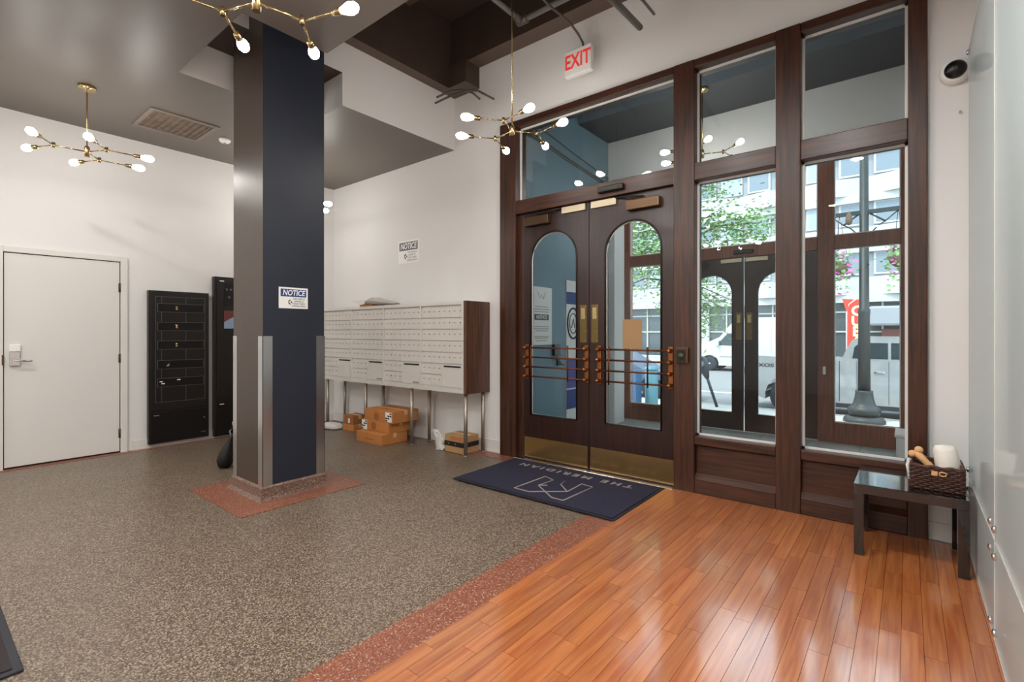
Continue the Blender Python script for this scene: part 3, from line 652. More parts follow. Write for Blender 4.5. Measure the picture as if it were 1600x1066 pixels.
for k in range(4):
    xs = MX0 + k * BW + (.03 if k == 0 else .011); xe = MX0 + (k + 1) * BW - (.03 if k == 3 else .011)
    cw = (xe - xs) / 4; zt = MZ1 - .05; rh = (zt - MZ0 - .055) / 7
    for r in range(7):
        for c in range(4):
            if r >= 5 and c >= 2: continue
            o = dup(dpro, mb); o.location = Vector((xs + cw * (c + .5), MY + .026, zt - rh * (r + .5))) - wloc(mb)
            o.scale = ((cw - .0018) / w_, 1, (rh - .013) / h_)
    pd = obj('parcel_door', box(xs + 2 * cw + .003, xe - .002, MY + .012, MY + .028, zt - 7 * rh + .003, zt - 5 * rh - .003, .002), 'mdoor', mb)
    obj('mail_slot', box(xs + 2 * cw + .04, xe - .03, MY + .009, MY + .013, zt - 5 * rh - .036, zt - 5 * rh - .018), 'slot', pd)
    if k in (1, 2): obj('sticker', box(xe - .14, xe - .03, MY + .0105, MY + .0125, zt - 7 * rh + .012, zt - 7 * rh + .028), 'grey', pd)
for o in list(dpro.children) + [dpro]: bpy.data.objects.remove(o)
for lx in (-3.74, -4.64, -5.57, -6.49):
    for ly in (3.85, 4.13):
        b = NB(); tube(b, [(lx, ly, .006), (lx, ly, MZ0)], .021, 12); lathe(b, [(.03, .004), (.03, .01), (.022, .014)], (lx, ly, 0), 12); obj('leg', b, 'legsteel', mb)

def soft_bag(name, c, sx, sy, sz, m, label, seed, yaw=0, cat='package', parent=None):
    random.seed(seed); b = NB(); bmesh.ops.create_icosphere(b, subdivisions=3, radius=1)
    for v in b.verts:
        n = v.co.copy(); k = 1 + .13 * math.sin(5 * n.x + seed) * math.cos(6 * n.y + 2 * seed) + .08 * math.sin(11 * n.z + 9 * n.x)
        p = Vector((math.copysign(abs(n.x) ** .6, n.x) * sx, math.copysign(abs(n.y) ** .6, n.y) * sy, n.z * sz * k))
        p.z = max(p.z, -sz * .75) + sz * .75
        p.z *= 1 - .55 * abs(n.x) ** 3
        p = Matrix.Rotation(yaw, 3, 'Z') @ p
        v.co = p + Vector(c)
    for f in b.faces: f.smooth = True
    return obj(name, b, m, parent, label, cat) if label else obj(name, b, m, parent)
pk = thing('poly_mailer', (-5.45, 3.98, MZ1), 'crumpled grey poly mailer lying on top of the mailbox bank', 'package')
random.seed(9)
b = NB(); rr = []
for x, hh, wy in ((-5.76, .03, .05), (-5.68, .075, .08), (-5.58, .1, .1), (-5.48, .105, .11), (-5.38, .08, .11), (-5.28, .06, .1), (-5.18, .035, .09), (-5.08, .012, .06)):
    rr.append([b.verts.new((x + random.uniform(-.012, .012), 3.97 + wy * math.cos(a * PI / 5), MZ1 + .022 + hh * .5 + (hh * .5 + random.uniform(-.004, .012)) * math.sin(a * PI / 5))) for a in range(10)])
loft(b, rr, smooth=False); obj('bag', b, 'polyg', pk)
b = NB(); prism(b, [(-5.92, MZ1 + .1), (-5.8, MZ1 + .085), (-5.66, MZ1 + .095), (-5.62, MZ1 + .04), (-5.74, MZ1 + .025), (-5.84, MZ1 + .06)], 3.87, 3.876); obj('flap', b, 'poly', pk)
b = NB(); bx(b, -5.74, -5.46, 3.87, 4.06, MZ1 + .004, MZ1 + .03, 0, .006); obj('packing_slip', b, 'card_d', pk)

# ------------------------------------------------------------------ parcels under the mailboxes
def carton(x0, x1, y0, y1, z0, h, m, label, tape_m='tapec', lab=None, yaw=0, grp=None):
    t = thing('parcel', ((x0 + x1) / 2, (y0 + y1) / 2, z0), label, 'parcel', grp)
    b = NB(); bx(b, x0, x1, y0, y1, z0, z0 + h, 0, .004); obj('carton', b, m, t)
    ym = (y0 + y1) / 2; b = NB(); bx(b, x0 - .001, x1 + .001, ym - .025, ym + .025, z0 + h - .05, z0 + h + .001); obj('tape', b, tape_m, t)
    b = NB(); bx(b, x0 + .02, x1 - .02, ym - .001, ym + .001, z0 + h, z0 + h + .0015); obj('flap_seam', b, 'card_d', t)
    return t
c1 = carton(-5.38, -4.86, 3.585, 3.96, .0, .125, 'card', 'long low brown carton, lowest of the three stacked under the mailboxes')
c2 = carton(-5.42, -4.87, 3.69, 4.05, .126, .125, 'card', 'brown carton with patterned label at its left end, middle of the stack of three')
c3 = carton(-5.37, -4.80, 3.70, 4.09, .252, .14, 'card', 'brown carton with black and white label at its corner, topmost of the stack of three')
def label_patch(t, x0, x1, y, z0, z1):
    p = obj('shipping_label', box(x0, x1, y - .0015, y, z0, z1), 'paper', t); b = NB()
    for i in range(4):
        for j in range(3):
            if (i * 5 + j * 3) % 4 < 2: bx(b, x0 + (x1 - x0) * (j + .1) / 3, x0 + (x1 - x0) * (j + .9) / 3, y - .0025, y - .0015, z0 + (z1 - z0) * (i + .15) / 4, z0 + (z1 - z0) * (i + .8) / 4)
    obj('label_print', b, 'ink', p)
label_patch(c3, -4.95, -4.83, 3.70, .265, .38); label_patch(c2, -5.42, -5.31, 3.69, .13, .245)
for t, y, z, xm in ((c3, 3.70, .31, -5.13), (c2, 3.69, .19, -5.17)):
    b = NB(); lathe(b, [(.05, 0), (.05, .0012)], (xm, y, z), 18, (0, -1, 0)); obj('round_print', b, 'card_d', t)
obj('print', box(-5.2, -5.02, 3.5835, 3.585, .045, .06), 'card_d', c1)
carton(-6.12, -5.86, 3.86, 4.06, 0, .09, 'card', 'small brown carton on the floor beside the stack, lower of two')
s2 = carton(-6.11, -5.87, 3.86, 4.07, .091, .12, 'card_d', 'small darker brown carton on another one, with a pale label')
obj('shipping_label', box(-5.99, -5.95, 3.8585, 3.86, .11, .17), 'paper', s2)
soft_bag('poly_mailer', (-6.3, 3.8, .001), .16, .1, .05, 'poly', 'small white poly mailer on the floor left of the small cartons', 5, .2)
t = thing('parcel', (-3.92, 4.0, 0), 'tan shipping carton with a black printed band under the right end of the mailboxes', 'parcel')
obj('carton', box(-4.10, -3.80, 3.88, 4.12, .004, .2, .004), 'card_l', t)
bd = NB(); bx(bd, -4.1015, -3.7985, 3.8785, 4.1215, .075, .13); bo = obj('printed_band', bd, 'tape', t)
text('prime', .03, (1, 0, 0), (0, 0, 1), (-3.98, 3.877, .1), 'grey', bo, thick=.001) if 0 else None
b = NB()
for xx in (-4.04, -3.93): prism(b, [(xx - .008, .105), (xx, .095), (xx + .014, .105), (xx + .006, .115)], 3.8765, 3.8785)
obj('band_mark', b, 'grey', bo)
obj('shipping_label', box(-4.0, -3.83, 3.8785, 3.88, .14, .185), 'card', t)
b = NB(); bx(b, -4.08, -3.82, 3.98, 4.02, .2, .2015); obj('tape', b, 'tapec', t)
t = thing('plastic_bag', (-4.17, 3.92, 0), 'crumpled white plastic bag standing left of the carton with black band', 'bag')
b = NB()
rr = []
random.seed(4)
for i, (z, r) in enumerate(((.004, .06), (.03, .07), (.07, .05), (.12, .055), (.17, .05), (.22, .035))):
    rr.append([b.verts.new((-4.19 - .07 * (z / .2) ** 2 + (r + random.uniform(-.022, .022)) * math.cos(2 * PI * k / 10), 3.9 + (r * .6 + random.uniform(-.01, .01)) * math.sin(2 * PI * k / 10), z + random.uniform(-.008, .008) * (i > 0))) for k in range(10)])
loft(b, rr, smooth=False); obj('bag', b, 'poly', t)
b = NB(); prism(b, [(-4.3, .235), (-4.25, .19), (-4.21, .22), (-4.26, .15), (-4.29, .2)], 3.89, 3.894); obj('torn_edge', b, 'poly', t)

# ------------------------------------------------------------------ NOTICE signs
def notice(loc, ux, n, w, h, bluem, label):
    uxv = Vector(ux); nv = Vector(n); c = Vector(loc)
    t = thing('notice_sign', loc, label, 'sign')
    def slab(name, u0, u1, v0, v1, d0, d1, m, par):
        b = NB(); vs = []
        for u in (u0, u1):
            for d in (d0, d1):
                for v in (v0, v1): vs.append(b.verts.new(c + uxv * u + nv * d + Vector((0, 0, v))))
        for q in ((0, 1, 3, 2), (4, 6, 7, 5), (0, 4, 5, 1), (2, 3, 7, 6), (0, 2, 6, 4), (1, 5, 7, 3)): b.faces.new([vs[i] for i in q])
        return obj(name, b, m, par)
    slab('plate', -w / 2, w / 2, -h / 2, h / 2, .0005, .003, 'paper', t)
    hb = slab('header_block', -w * .44, w * .44, h * .06, h * .42, .003, .0042, bluem, t)
    text('NOTICE', h * .36, ux, (0, 0, 1), c + nv * .005 + Vector((0, 0, h * .235)), 'paper', hb, shear=.2, bold=h * .008, thick=.001, sx=.80 * w / (h * 1.38))
    for i, s in enumerate(('THIS AREA IS', 'UNDER 24', 'HOUR VIDEO', 'SURVEILLANCE')):
        text(s, h * .105, ux, (0, 0, 1), c + nv * .004 + uxv * w * .18 + Vector((0, 0, -h * (.04 + .115 * i))), 'ink' if bluem == 'noticeb' else 'grey', t, thick=.0008)
    b = NB(); C0 = c + nv * .004 - uxv * w * .14 + Vector((0, 0, -h * .2))
    tube(b, [C0 + uxv * h * .03 + Vector((0, 0, h * .1)), C0 - uxv * h * .045 + Vector((0, 0, h * .04)), C0 - uxv * h * .045 - Vector((0, 0, h * .04)), C0 + uxv * h * .03 - Vector((0, 0, h * .1))], h * .025, 6)
    lathe(b, [(h * .035, 0), (h * .035, .0015)], C0 + uxv * h * .09, 10, nv); obj('camera_icon', b, 'ink', t)
    return t
notice((-4.02, 2.072, 1.638), (0, 1, 0), (1, 0, 0), .25, .175, 'noticeb', 'white and blue NOTICE sign on the dark column')
notice((-5.125, YF, 2.415), (1, 0, 0), (0, -1, 0), .42, .3, 'noticeg', 'NOTICE sign with slate header on the white wall above the mailboxes')

# ------------------------------------------------------------------ entrance mat and side mat
m_ = thing('entrance_mat', (-2.44, 3.65, 0), 'dark navy entrance mat with pale lettering and logo before the arched doors', 'mat')
obj('rubber_base', box(-3.25, -1.62, 3.17, 4.1, .012, .017), 'rubber', m_); 
pile = obj('pile', box(-3.225, -1.645, 3.195, 4.075, .017, .024, .003), 'mat', m_)
text('T H E   M E R I D I A N', .105, (-1, 0, 0), (0, -1, 0), (-2.44, 3.935, .0245), 'matlet', pile, thick=.0012, sx=1.18, bold=.004)
b = NB()
def pl(pts, closed=False): tube(b, [(x, y, .0245) for x, y in pts], .0065, 4, closed=closed)
pl([(-2.477, 3.673), (-2.599, 3.72), (-2.613, 3.278), (-2.456, 3.279), (-2.207, 3.48), (-2.223, 3.733), (-2.102, 3.715), (-2.118, 3.274), (-2.225, 3.277), (-2.493, 3.468)], True)
pl([(-2.493, 3.468), (-2.433, 3.516)])
pl([(-2.207, 3.48), (-2.359, 3.613), (-2.381, 3.705)])
obj('logo', b, 'matlet', pile)
t = thing('floor_mat', (-3.2, .15, 0), 'dark mat on the terrazzo in the bottom left corner', 'mat')
b = NB(); rot = Matrix.Rotation(R_(0), 3, 'Z')
bx(b, -3.9, -2.74, -.35, .31, .001, .012, 0, .004); obj('rubber_base', b, 'rubber', t); obj('pile', box(-3.87, -2.77, -.32, .28, .012, .017), 'matdark', t)

# ------------------------------------------------------------------ black table and basket
tb = thing('side_table', (0, 3.86, 0), 'small black lacquered table with square legs in the right corner', 'table')
TX0, TX1, TY0, TY1 = -.255, .262, 3.61, 4.12
obj('tabletop', box(TX0, TX1, TY0, TY1, .385, .44, .003), 'lack', tb)
for lx in (TX0, TX1 - .05):
    for ly in (TY0, TY1 - .05): obj('leg', box(lx, lx + .05, ly, ly + .05, .0125, .385, .002), 'lack', tb)
bk = thing('wicker_basket', (.13, 3.86, .44), 'dark brown woven basket holding sticks and a white roll on the black table', 'basket')
BX0, BX1, BY0, BY1, BZ0, BZ1 = .015, .245, 3.72, 3.98, .441, .575
def rect_path(t, o=0):
    w = BX1 - BX0; d = BY1 - BY0; per = 2 * (w + d); s = (t % 1) * per
    if s < w: return (BX0 + s, BY0 - o)
    s -= w
    if s < d: return (BX1 + o, BY0 + s)
    s -= d
    if s < w: return (BX1 - s, BY1 + o)
    return (BX0 - o, BY1 - (s - w))
b = NB()
for r in range(11):
    z = BZ0 + .008 + r * .012; n = 88; pts = []
    for i in range(n):
        x, y = rect_path(i / n, .004 * (1 if (i // 2 + r) % 2 else -1)); pts.append((x, y, z))
    tube(b, pts, .0062, 5, closed=True)
obj('weave', b, 'wicker', bk)
b = NB()
for i in range(44):
    x, y = rect_path((i + .5) / 44); tube(b, [(x, y, BZ0), (x, y, BZ1)], .004, 5)
obj('stakes', b, 'wicker', bk)
b = NB(); tube(b, [rect_path(i / 60) + (BZ1 + .004 * math.sin(i * 1.3),) for i in range(60)], .009, 6, closed=True); obj('rim', b, 'wicker', bk)
obj('base', box(BX0, BX1, BY0, BY1, BZ0, BZ0 + .006), 'wicker', bk)
b = NB(); bx(b, .105, .132, BY0 - .012, BY0 - .008, .53, .556, 0, .001); obj('clasp_tag', b, 'tan', bk)
b = NB(); tube(b, [(.155 + .016 * math.cos(i * PI / 8), BY0 - .011, .543 + .011 * math.sin(i * PI / 8)) for i in range(16)], .004, 6, closed=True); obj('clasp_ring', b, 'tan', bk)
b = NB(); tube(b, [(BX0 - .012, BY0 + .03, .5 - .02), (BX0 - .014, BY0 + .05, .56), (BX0 - .008, BY0 + .09, .585), (BX0 - .012, BY0 + .13, .52)], .012, 8); obj('cloth_handle', b, 'poly', bk)
b = NB(); d0 = Vector((.13, 3.8, .53)); d1_ = Vector((.03, 3.83, .64)); dd = (d1_ - d0)
lathe(b, [(.016, -.06), (.019, 0), (.018, .08), (.02, .12), (.016, .142)], d0, 14, dd); pv = Vector((0, 1, 0)).cross(dd.normalized())
for s in (-1, 1):
    cpt = d0 + dd.normalized() * .142 + pv * (.02 * s)
    r0 = bmesh.ops.create_icosphere(b, subdivisions=2, radius=.022, matrix=Matrix.Translation(cpt))
    for v in r0['verts']:
        for f in v.link_faces: f.smooth = True
obj('knobbed_stick', b, 'tan', None, 'tan knobbed stick leaning out of the wicker basket', 'stick')
b = NB(); lathe(b, [(.004, 0), (.045, .004), (.055, .03), (.06, .12), (.062, .2)], Vector((.165, 3.87, .685)), 20, (.16, .02, -1.0)); obj('white_roll', b, 'towel', None, 'rounded white roll standing in the wicker basket', 'roll')

# ------------------------------------------------------------------ glass panels on the right wall
GX = .295; seamY, seamZ = 2.96, .455
def gpanel(y0, y1, z0, z1, label, grp):
    t = thing('glass_panel', (GX, (y0 + y1) / 2, z0), label, 'glass panel', grp)
    obj('sheet', box(GX - .004, GX + .004, y0, y1, z0, z1), 'panelglass', t)
    b = NB()
    e = .002
    for a in ((y0, y1, z0, z0 + e), (y0, y1, z1 - e, z1), (y0, y0 + e, z0, z1), (y1 - e, y1, z0, z1)): bx(b, GX - .0045, GX + .0045, *a)
    obj('polished_edge', b, 'white', t)
    for yy in (y0 + .06, y1 - .06):
        for zz in (z0 + .06, z1 - .05):
            if zz > z0 + .0:
                b = NB(); lathe(b, [(.016, 0), (.016, .009), (.011, .014), (.002, .016)], (GX - .004, yy, zz), 14, (-1, 0, 0)); lathe(b, [(.009, 0), (.009, XR - GX - .004)], (GX + .004, yy, zz), 12, (1, 0, 0)); obj('standoff', b, 'steel', t)
gpanel(seamY + .003, 4.12, seamZ + .003, 3.1, 'tall clear glass wall panel beside the black table', 'glass panels on the right wall')
gpanel(1.6, seamY - .003, seamZ + .003, 3.1, 'tall clear glass wall panel nearest the viewer at the right edge', 'glass panels on the right wall')
gpanel(seamY + .003, 4.12, .02, seamZ - .003, 'low clear glass wall panel behind the table leg', 'glass panels on the right wall')
gpanel(1.6, seamY - .003, .02, seamZ - .003, 'low clear glass wall panel at the bottom right corner', 'glass panels on the right wall')

# ------------------------------------------------------------------ street
ZS_, ZR = -.5, -.65
sw = struct('sidewalk', box(-40, 25, YV + .15, 13.2, ZS_ - .3, ZS_), 'sidewalk', 'pale concrete pavement outside the doors', 'sidewalk')
obj('curb', box(-40, 25, 13.05, 13.25, ZS_ - .3, ZS_ + .004), 'stone', sw)
rd = struct('road', box(-60, 40, 13.2, 30, ZR - .2, ZR), 'road', 'sunlit grey street between the parked truck and the shops', 'road')
for k in range(12): obj('lane_mark', box(-40 + k * 6, -37 + k * 6, 21.4, 21.55, ZR, ZR + .006), 'roadline', rd)
obj('lane_line', box(-50, 30, 17.1, 17.22, ZR, ZR + .006), 'roadline', rd)
struct('sidewalk_opposite', box(-60, 40, 30, 36, ZR - .2, ZS_), 'sidewalk', 'pale pavement in front of the white building across the street', 'sidewalk')

# lamp post
lx, ly = -.70, 12.4
lp = thing('lamp_post', (lx, ly, ZS_), 'grey-green fluted street lamp post with flared base on the pavement', 'lamp post')
b = NB(); lathe(b, [(.36, 0), (.36, .06), (.34, .1), (.3, .14)], (lx, ly, ZS_), 8); obj('plinth', b, 'lampgreen', lp)
b = NB(); lathe(b, [(.26, .14), (.27, .2), (.29, .25), (.27, .31), (.22, .34), (.19, .4), (.165, .5), (.15, .62), (.155, .66)], (lx, ly, ZS_), 32, flute=.06); obj('flared_base', b, 'lampgreen', lp)
b = NB(); lathe(b, [(.112, .66), (.1, 2.2), (.108, 2.25), (.108, 2.32), (.09, 2.34), (.07, 6.6)], (lx, ly, ZS_), 28, flute=.1); obj('fluted_shaft', b, 'lampgreen', lp)
za = 1.35 + 187 / 769.3 * 10.1
b = NB(); bx(b, lx - .75, lx + .75, ly - .03, ly + .03, za - .03, za + .05)
for s in (-1, 1):
    tube(b, [(lx + s * .09, ly, za - .02), (lx + s * .36, ly, za - .22)], .018, 6); tube(b, [(lx + s * .12, ly, za - .42), (lx + s * .22, ly, za - .3), (lx + s * .36, ly, za - .2), (lx + s * .55, ly, za - .03)], .013, 6)
obj('cross_arm', b, 'lampgreen', lp)
b = NB(); lathe(b, [(.008, 0), (.05, .03), (.065, .1), (.05, .2), (.02, .27), (.006, .29)], (lx - .25, ly - .1, za - .24), 14); obj('finial', b, 'bark', lp, label='brown acorn-shaped ornament')
b = NB(); lathe(b, [(.1, 6.6), (.2, 6.75), (.23, 7.1), (.12, 7.35), (.02, 7.5)], (lx, ly, ZS_), 16); obj('lantern', b, 'white', lp)
def flower_basket(x, y, z, label, seed):
    random.seed(seed); t = thing('flower_basket', (x, y, z - .4), label, 'flowers', 'hanging flower baskets on the lamp post')
    gl, pt = NB(), NB()
    for k in range(260):
        p = Vector((random.gauss(0, .13), random.gauss(0, .13), random.gauss(-.15, .22))) + Vector((x, y, z))
        tgt = pt if random.random() < .3 else gl; s = random.uniform(.03, .055)
        u, v_ = frame_of(Vector((random.gauss(0, 1), random.gauss(0, 1), random.gauss(0, 1) + .01)))
        tgt.faces.new([tgt.verts.new(p + u * s), tgt.verts.new(p + v_ * s * .6), tgt.verts.new(p - u * s), tgt.verts.new(p - v_ * s * .6)])
    obj('foliage', gl, 'leaf', t, kind='stuff'); obj('petals', pt, 'flower', t, kind='stuff')
    b = NB(); lathe(b, [(.05, -.3), (.14, -.22), (.17, -.1)], (x, y, z), 14); obj('bowl', b, 'bark', t)
    b = NB()
    for a in range(3): tube(b, [(x + .16 * math.cos(a * 2.1), y + .16 * math.sin(a * 2.1), z - .1), (x, y, za)], .005, 5)
    obj('chain', b, 'darkmetal', t)
flower_basket(lx - .42, ly, za - .95, 'hanging basket of pink flowers left of the lamp post', 1)
flower_basket(lx + .55, ly, za - .85, 'hanging basket of pink flowers right of the lamp post', 2)
# parking meter
mx, my = -3.69, 12.7
pmt = thing('parking_meter', (mx, my, ZS_), 'grey parking meter on a leaning pole at the curb', 'parking meter')
hx, hy, hz = mx - .27, my - .1, .42
b = NB(); tube(b, [(mx, my, ZS_), (hx, hy, hz)], .035, 10); obj('pole', b, 'meter', pmt)
dm_ = (Vector((hx, hy, hz)) - Vector((mx, my, ZS_))).normalized()
b = NB(); lathe(b, [(.05, -.22), (.085, -.1), (.11, 0), (.13, .1), (.14, .2), (.12, .28), (.07, .33), (.01, .35)], (hx, hy, hz), 14, dm_); obj('meter_head', b, 'meter', pmt)
b = NB(); lathe(b, [(.08, 0), (.075, .02)], Vector((hx, hy, hz)) + dm_ * .16 + Vector((.0, -.13, 0)), 14, (0, -1, 0)); obj('display', b, 'bwin', pmt)

def arc(cx, cz, r, a0, a1, n=10): return [(cx + r * math.cos(R_(a0 + (a1 - a0) * i / n)), cz + r * math.sin(R_(a0 + (a1 - a0) * i / n))) for i in range(n + 1)]
def wheel(par, x, y, z, r, w=.25):
    b = NB(); lathe(b, [(r * .62, -w / 2), (r * .93, -w / 2), (r, -w * .3), (r, w * .3), (r * .93, w / 2), (r * .62, w / 2)], (x, y, z), 26, (0, -1, 0)); o = obj('wheel', b, 'tyre', par)
    b = NB(); lathe(b, [(r * .62, w * .3), (r * .56, w * .44), (r * .16, w * .4), (r * .1, w * .52), (.01, w * .53)], (x, y, z), 20, (0, -1, 0)); obj('rim', b, 'steel', o)
# pickup
ty0, ty1 = 13.7, 15.6; g = ZR
tr = thing('pickup_truck', (0, 14.6, g), 'silver-white pickup truck parked at the curb behind the lamp post', 'truck')
rw, fw_ = -2.3, 1.55; r = .42; zc = g + r
pf = [(-3.25, g + .5)] + [(x, z) for x, z in arc(rw, zc, .52, 190, -10)] + [(-1.7, g + .36), (.95, g + .36)] + arc(fw_, zc, .52, 190, -10) + [(2.5, g + .45), (2.55, g + 1.0), (2.4, g + 1.22), (1.35, g + 1.32), (-1.25, g + 1.35), (-3.2, g + 1.42), (-3.28, g + 1.1)]
b = NB(); prism(b, pf, ty0, ty1); obj('body', b, 'truck', tr)
b = NB(); cab = [(-1.22, g + 1.34), (-1.12, g + 1.6), (-1.0, g + 1.83), (-.85, g + 1.9), (.55, g + 1.9), (.8, g + 1.84), (1.45, g + 1.32)]
prism(b, cab, ty0 + .1, ty1 - .1); obj('cab', b, 'truck', tr)
b = NB(); prism(b, [(-1.0, g + 1.4), (-.96, g + 1.66), (-.86, g + 1.76), (-.345, g + 1.76), (-.345, g + 1.4)], ty0 + .09, ty0 + .1); prism(b, [(-.29, g + 1.4), (-.29, g + 1.76), (.52, g + 1.76), (.95, g + 1.42), (.95, g + 1.4)], ty0 + .09, ty0 + .1); obj('side_window', b, 'carglass', tr)
b = NB(); bx(b, -1.25, -1.235, ty0 - .003, ty0, g + .4, g + 1.34); bx(b, -.33, -.322, ty0 - .003, ty0, g + .4, g + 1.36); bx(b, -.92, -.912, ty0 - .003, ty0, g + .7, g + 1.36); obj('door_seam', b, 'tyre', tr)
for hx_ in (-.5, .55): obj('door_handle', box(hx_ - .1, hx_ + .1, ty0 - .03, ty0, g + 1.08, g + 1.12, .006), 'chrome', tr)
obj('running_board', box(-1.55, .9, ty0 - .03, ty0 + .2, g + .26, g + .36, .01), 'tyre', tr)
obj('rear_bumper', box(-3.42, -3.2, ty0 + .02, ty1 - .02, g + .48, g + .66, .02), 'chrome', tr)
obj('tail_lamp', box(-3.27, -3.2, ty0 - .004, ty0 + .1, g + .95, g + 1.3, .01), 'taillight', tr)
for wx in (rw, fw_): wheel(tr, wx, ty0 + .14, zc, r)
for wx in (rw, fw_): wheel(tr, wx, ty1 - .14, zc, r)
text('SXOS', .12, (1, 0, 0), (0, 0, 1), (-2.83, ty0 - .002, g + 1.17), 'tyre', tr, thick=.004, bold=.004, sx=1.5)
# van
vy0, vy1 = 26.6, 28.6
vn = thing('delivery_van', (-6, 27.6, g), 'white high-roof delivery van across the street', 'van')
vw, vw2, vr_ = -8.1, -4.3, .37
vp = [(-9.05, g + .35)] + arc(vw, g + vr_, .46, 190, -10) + arc(vw2, g + vr_, .46, 190, -10) + [(-3.0, g + .35), (-2.95, g + 2.4), (-3.1, g + 2.72), (-6.3, g + 2.75), (-6.9, g + 2.6), (-7.6, g + 1.75), (-8.8, g + 1.22), (-9.1, g + .95)]
b = NB(); prism(b, vp, vy0, vy1); obj('body', b, 'vanp', vn)
b = NB(); prism(b, [(-7.75, g + 1.35), (-7.2, g + 1.95), (-6.6, g + 1.95), (-6.6, g + 1.3)], vy0 - .01, vy0); obj('side_window', b, 'carglass', vn)
b = NB(); bx(b, -6.45, -6.43, vy0 - .006, vy0, g + .5, g + 2.3); bx(b, -5.2, -5.18, vy0 - .006, vy0, g + .5, g + 2.3); bx(b, -7.6, -3.0, vy0 - .006, vy0, g + .72, g + .78); obj('body_seam', b, 'grey', vn)
b = NB(); bx(b, -7.75, -7.6, vy0 - .2, vy0, g + 1.3, g + 1.6, 0, .02); obj('mirror', b, 'vanp', vn)
for wx in (vw, vw2): wheel(vn, wx, vy0 + .12, g + vr_, vr_)
for wx in (vw, vw2): wheel(vn, wx, vy1 - .12, g + vr_, vr_)
# blue car
bc = thing('parked_car', (-7.0, 14.6, g), 'dark blue car parked at the curb seen through the right arched door', 'car')
b = NB(); prism(b, [(-9.1, g + .35)] + arc(-8.2, g + .32, .4, 190, -10) + arc(-5.8, g + .32, .4, 190, -10) + [(-4.95, g + .38), (-4.92, g + .8), (-5.7, g + .9), (-8.6, g + .92), (-9.15, g + .75)], 13.7, 15.4); obj('body', b, 'bluecar', bc)
b = NB(); prism(b, [(-8.7, g + .9), (-8.1, g + 1.32), (-7.0, g + 1.36), (-6.1, g + .88)], 13.82, 15.28); obj('cabin', b, 'bluecar', bc)
b = NB(); prism(b, [(-8.4, g + .94), (-7.95, g + 1.27), (-7.05, g + 1.3), (-6.4, g + .93)], 13.81, 13.82); obj('side_window', b, 'carglass', bc)
for wx in (-8.2, -5.8): wheel(bc, wx, 13.82, g + .32, .32, .2)
tc_ = thing('trash_can', (-4.41, 10.4, ZS_), 'slim teal bin on the pavement seen through the right arched door', 'bin')
b = NB(); lathe(b, [(.12, 0), (.14, .03), (.14, 1.0), (.13, 1.02)], (-4.41, 10.4, ZS_), 18); obj('barrel', b, 'teal', tc_); b = NB(); lathe(b, [(.15, 1.02), (.15, 1.06), (.1, 1.1)], (-4.41, 10.4, ZS_), 18); obj('lid', b, 'teal', tc_)
nb_ = thing('news_box', (-4.65, 10.1, ZS_), 'blue street box beside the teal bin', 'box')
obj('body', box(-4.78, -4.57, 9.95, 10.25, ZS_ + .05, ZS_ + .98, .01), 'boxblue', nb_); obj('base', box(-4.76, -4.59, 9.97, 10.23, ZS_, ZS_ + .05), 'tyre', nb_)
# feather flag
fx, fy = -2.2, 32.5
ff = thing('feather_flag', (fx, fy, ZS_), 'red feather flag with vertical lettering across the street', 'flag')
b = NB(); tube(b, [(fx - .42, fy, ZS_), (fx - .42, fy, 2.4), (fx - .3, fy, 2.9), (fx, fy, 3.15)], .025, 6); obj('pole', b, 'white', ff)
b = NB(); prism(b, [(fx - .42, -.1), (fx + .35, .25), (fx + .5, 1.2), (fx + .48, 2.4), (fx + .42, 3.1), (fx - .62, 3.2), (fx - .45, 2.6)], fy - .01, fy + .01); obj('banner', b, 'flag', ff)
for i, ch in enumerate('CUBAN'): text(ch, .74, (1, 0, 0), (0, 0, 1), (fx + .05, fy - .015, 2.5 - i * .56), 'flago', ff, bold=.02, thick=.01)
# building across the street
by = 36.0
bd_ = thing('building', (-8, by, ZS_), 'white apartment building with folded balcony fronts and shops across the street', 'building')
obj('shop_glass', box(-36, 16, by + .25, by + .35, ZS_, 3.2), 'bwind', bd_)
obj('wall', box(-36, 16, by + .05, by + 3, 3.2, 17), 'facade2', bd_)
b = NB(); random.seed(3)
for k in range(36): bx(b, -36 + k * 1.45, -36 + k * 1.45 + .09, by + .12, by + .25, ZS_, 3.2)
for z in (ZS_ + .02, 1.35, 2.55): bx(b, -36, 16, by + .14, by + .25, z, z + .09)
obj('mullions', b, 'facade', bd_)
for k in range(9): obj('pilaster', box(-36 + k * 6.1, -36 + k * 6.1 + .6, by - .02, by + .25, ZS_, 3.2), 'facade', bd_)
for s in range(5):
    zb = 4.9 + s * 2.97
    b = NB(); bx(b, -36, 16, by - .25, by + .05, zb - 1.75, zb - 1.3); obj('ledge', b, 'facade', bd_)
    b = NB(); x = -36.0
    while x < 16:
        prism(b, [(x, by + .04), (x + 1.7, by - .55), (x + 3.4, by + .04)], zb - 1.3, zb - .25, 'XY')
        x += 3.4
    obj('folded_front', b, 'facade', bd_)
    for k in range(30):
        wx = -36 + 1.72 * k + .15
        if wx > 15 or (s > 0 and k < 3): continue
        f = obj('window', box(wx - .12, wx + 1.27, by - .06, by + .05, zb - .12, zb + 1.27), 'facade', bd_)
        obj('window_glass', box(wx, wx + 1.15, by - .075, by - .06, zb, zb + 1.15), 'bwin' if k % 3 else 'blind', f)
obj('awning', box(-1.75, 1.6, by - 1.2, by + .2, 1.75, 2.85, .12), 'facade2', bd_, label='grey box awning over the shop')
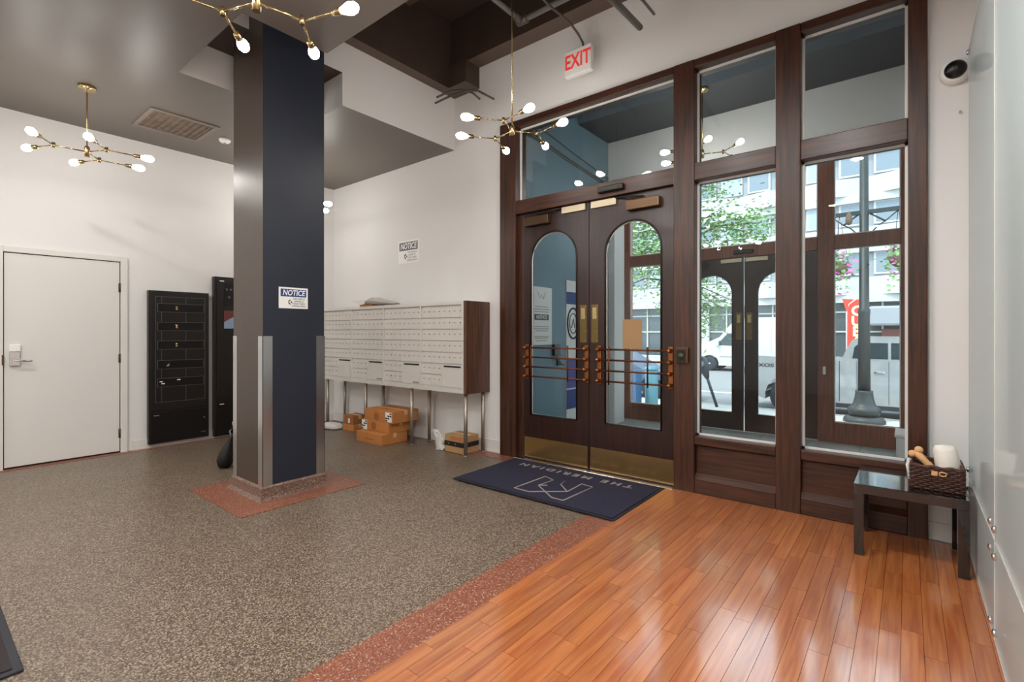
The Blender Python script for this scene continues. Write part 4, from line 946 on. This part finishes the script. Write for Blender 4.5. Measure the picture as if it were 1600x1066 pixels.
obj('shop_sign', box(-1.2, .6, by + .1, by + .2, .9, 1.55), 'tone_red', bd_)
# street tree
tx, ty = -4.35, 11.7; random.seed(21)
te = thing('street_tree', (tx, ty, ZS_), 'leafy green street tree on the pavement beyond the outer doors', 'tree')
b = NB(); tube(b, [(tx, ty, ZS_), (tx + .05, ty, 1.2), (tx, ty + .05, 2.6), (tx + .1, ty, 4.5), (tx, ty, 6)], [.11, .09, .08, .05, .02], 10); obj('trunk', b, 'bark', te)
b = NB(); tips = []
for k in range(26):
    z0 = random.uniform(2.2, 5.2); a = random.uniform(0, 2 * PI); ln = random.uniform(.9, 1.9)
    p0 = Vector((tx + .03, ty, z0)); p2 = p0 + Vector((math.cos(a) * ln, math.sin(a) * ln, random.uniform(-.3, .7))); p1 = (p0 + p2) / 2 + Vector((0, 0, .2))
    tube(b, [p0, p1, p2], [.03, .02, .007], 5); tips += [p1, p2, (p1 + p2) / 2]
for dx, dy, dz in ((1.0, .2, 1.9), (.9, -.3, 1.5), (1.2, .1, 2.1), (.4, .3, 1.8), (-.3, .3, 1.8)):
    p0 = Vector((tx + .03, ty, 2.4)); p2 = Vector((tx + dx, ty + dy, dz)); tube(b, [p0, (p0 + p2) / 2 + Vector((0, 0, .15)), p2], [.025, .015, .006], 5); tips += [p2, (p0 + p2) / 2]
obj('branches', b, 'bark', te)
vs, fs = [], []
for p in tips:
    for k in range(110):
        q = p + Vector((random.gauss(0, .24), random.gauss(0, .24), random.gauss(0, .2))); s = random.uniform(.035, .07)
        u = Vector((random.gauss(0, 1), random.gauss(0, 1), random.gauss(0, .5))).normalized(); v_ = u.cross(Vector((random.gauss(0, .4), random.gauss(0, .4), 1))).normalized()
        i = len(vs); vs += [tuple(q - wloc(te) + w) for w in (u * s, v_ * s * .55, -u * s, -v_ * s * .55)]; fs.append((i, i + 1, i + 2, i + 3))
me = bpy.data.meshes.new('foliage'); me.from_pydata(vs, [], fs); me.materials.append(M['leaf'])
o = bpy.data.objects.new('foliage', me); COL.objects.link(o); o.parent = te; o['kind'] = 'stuff'
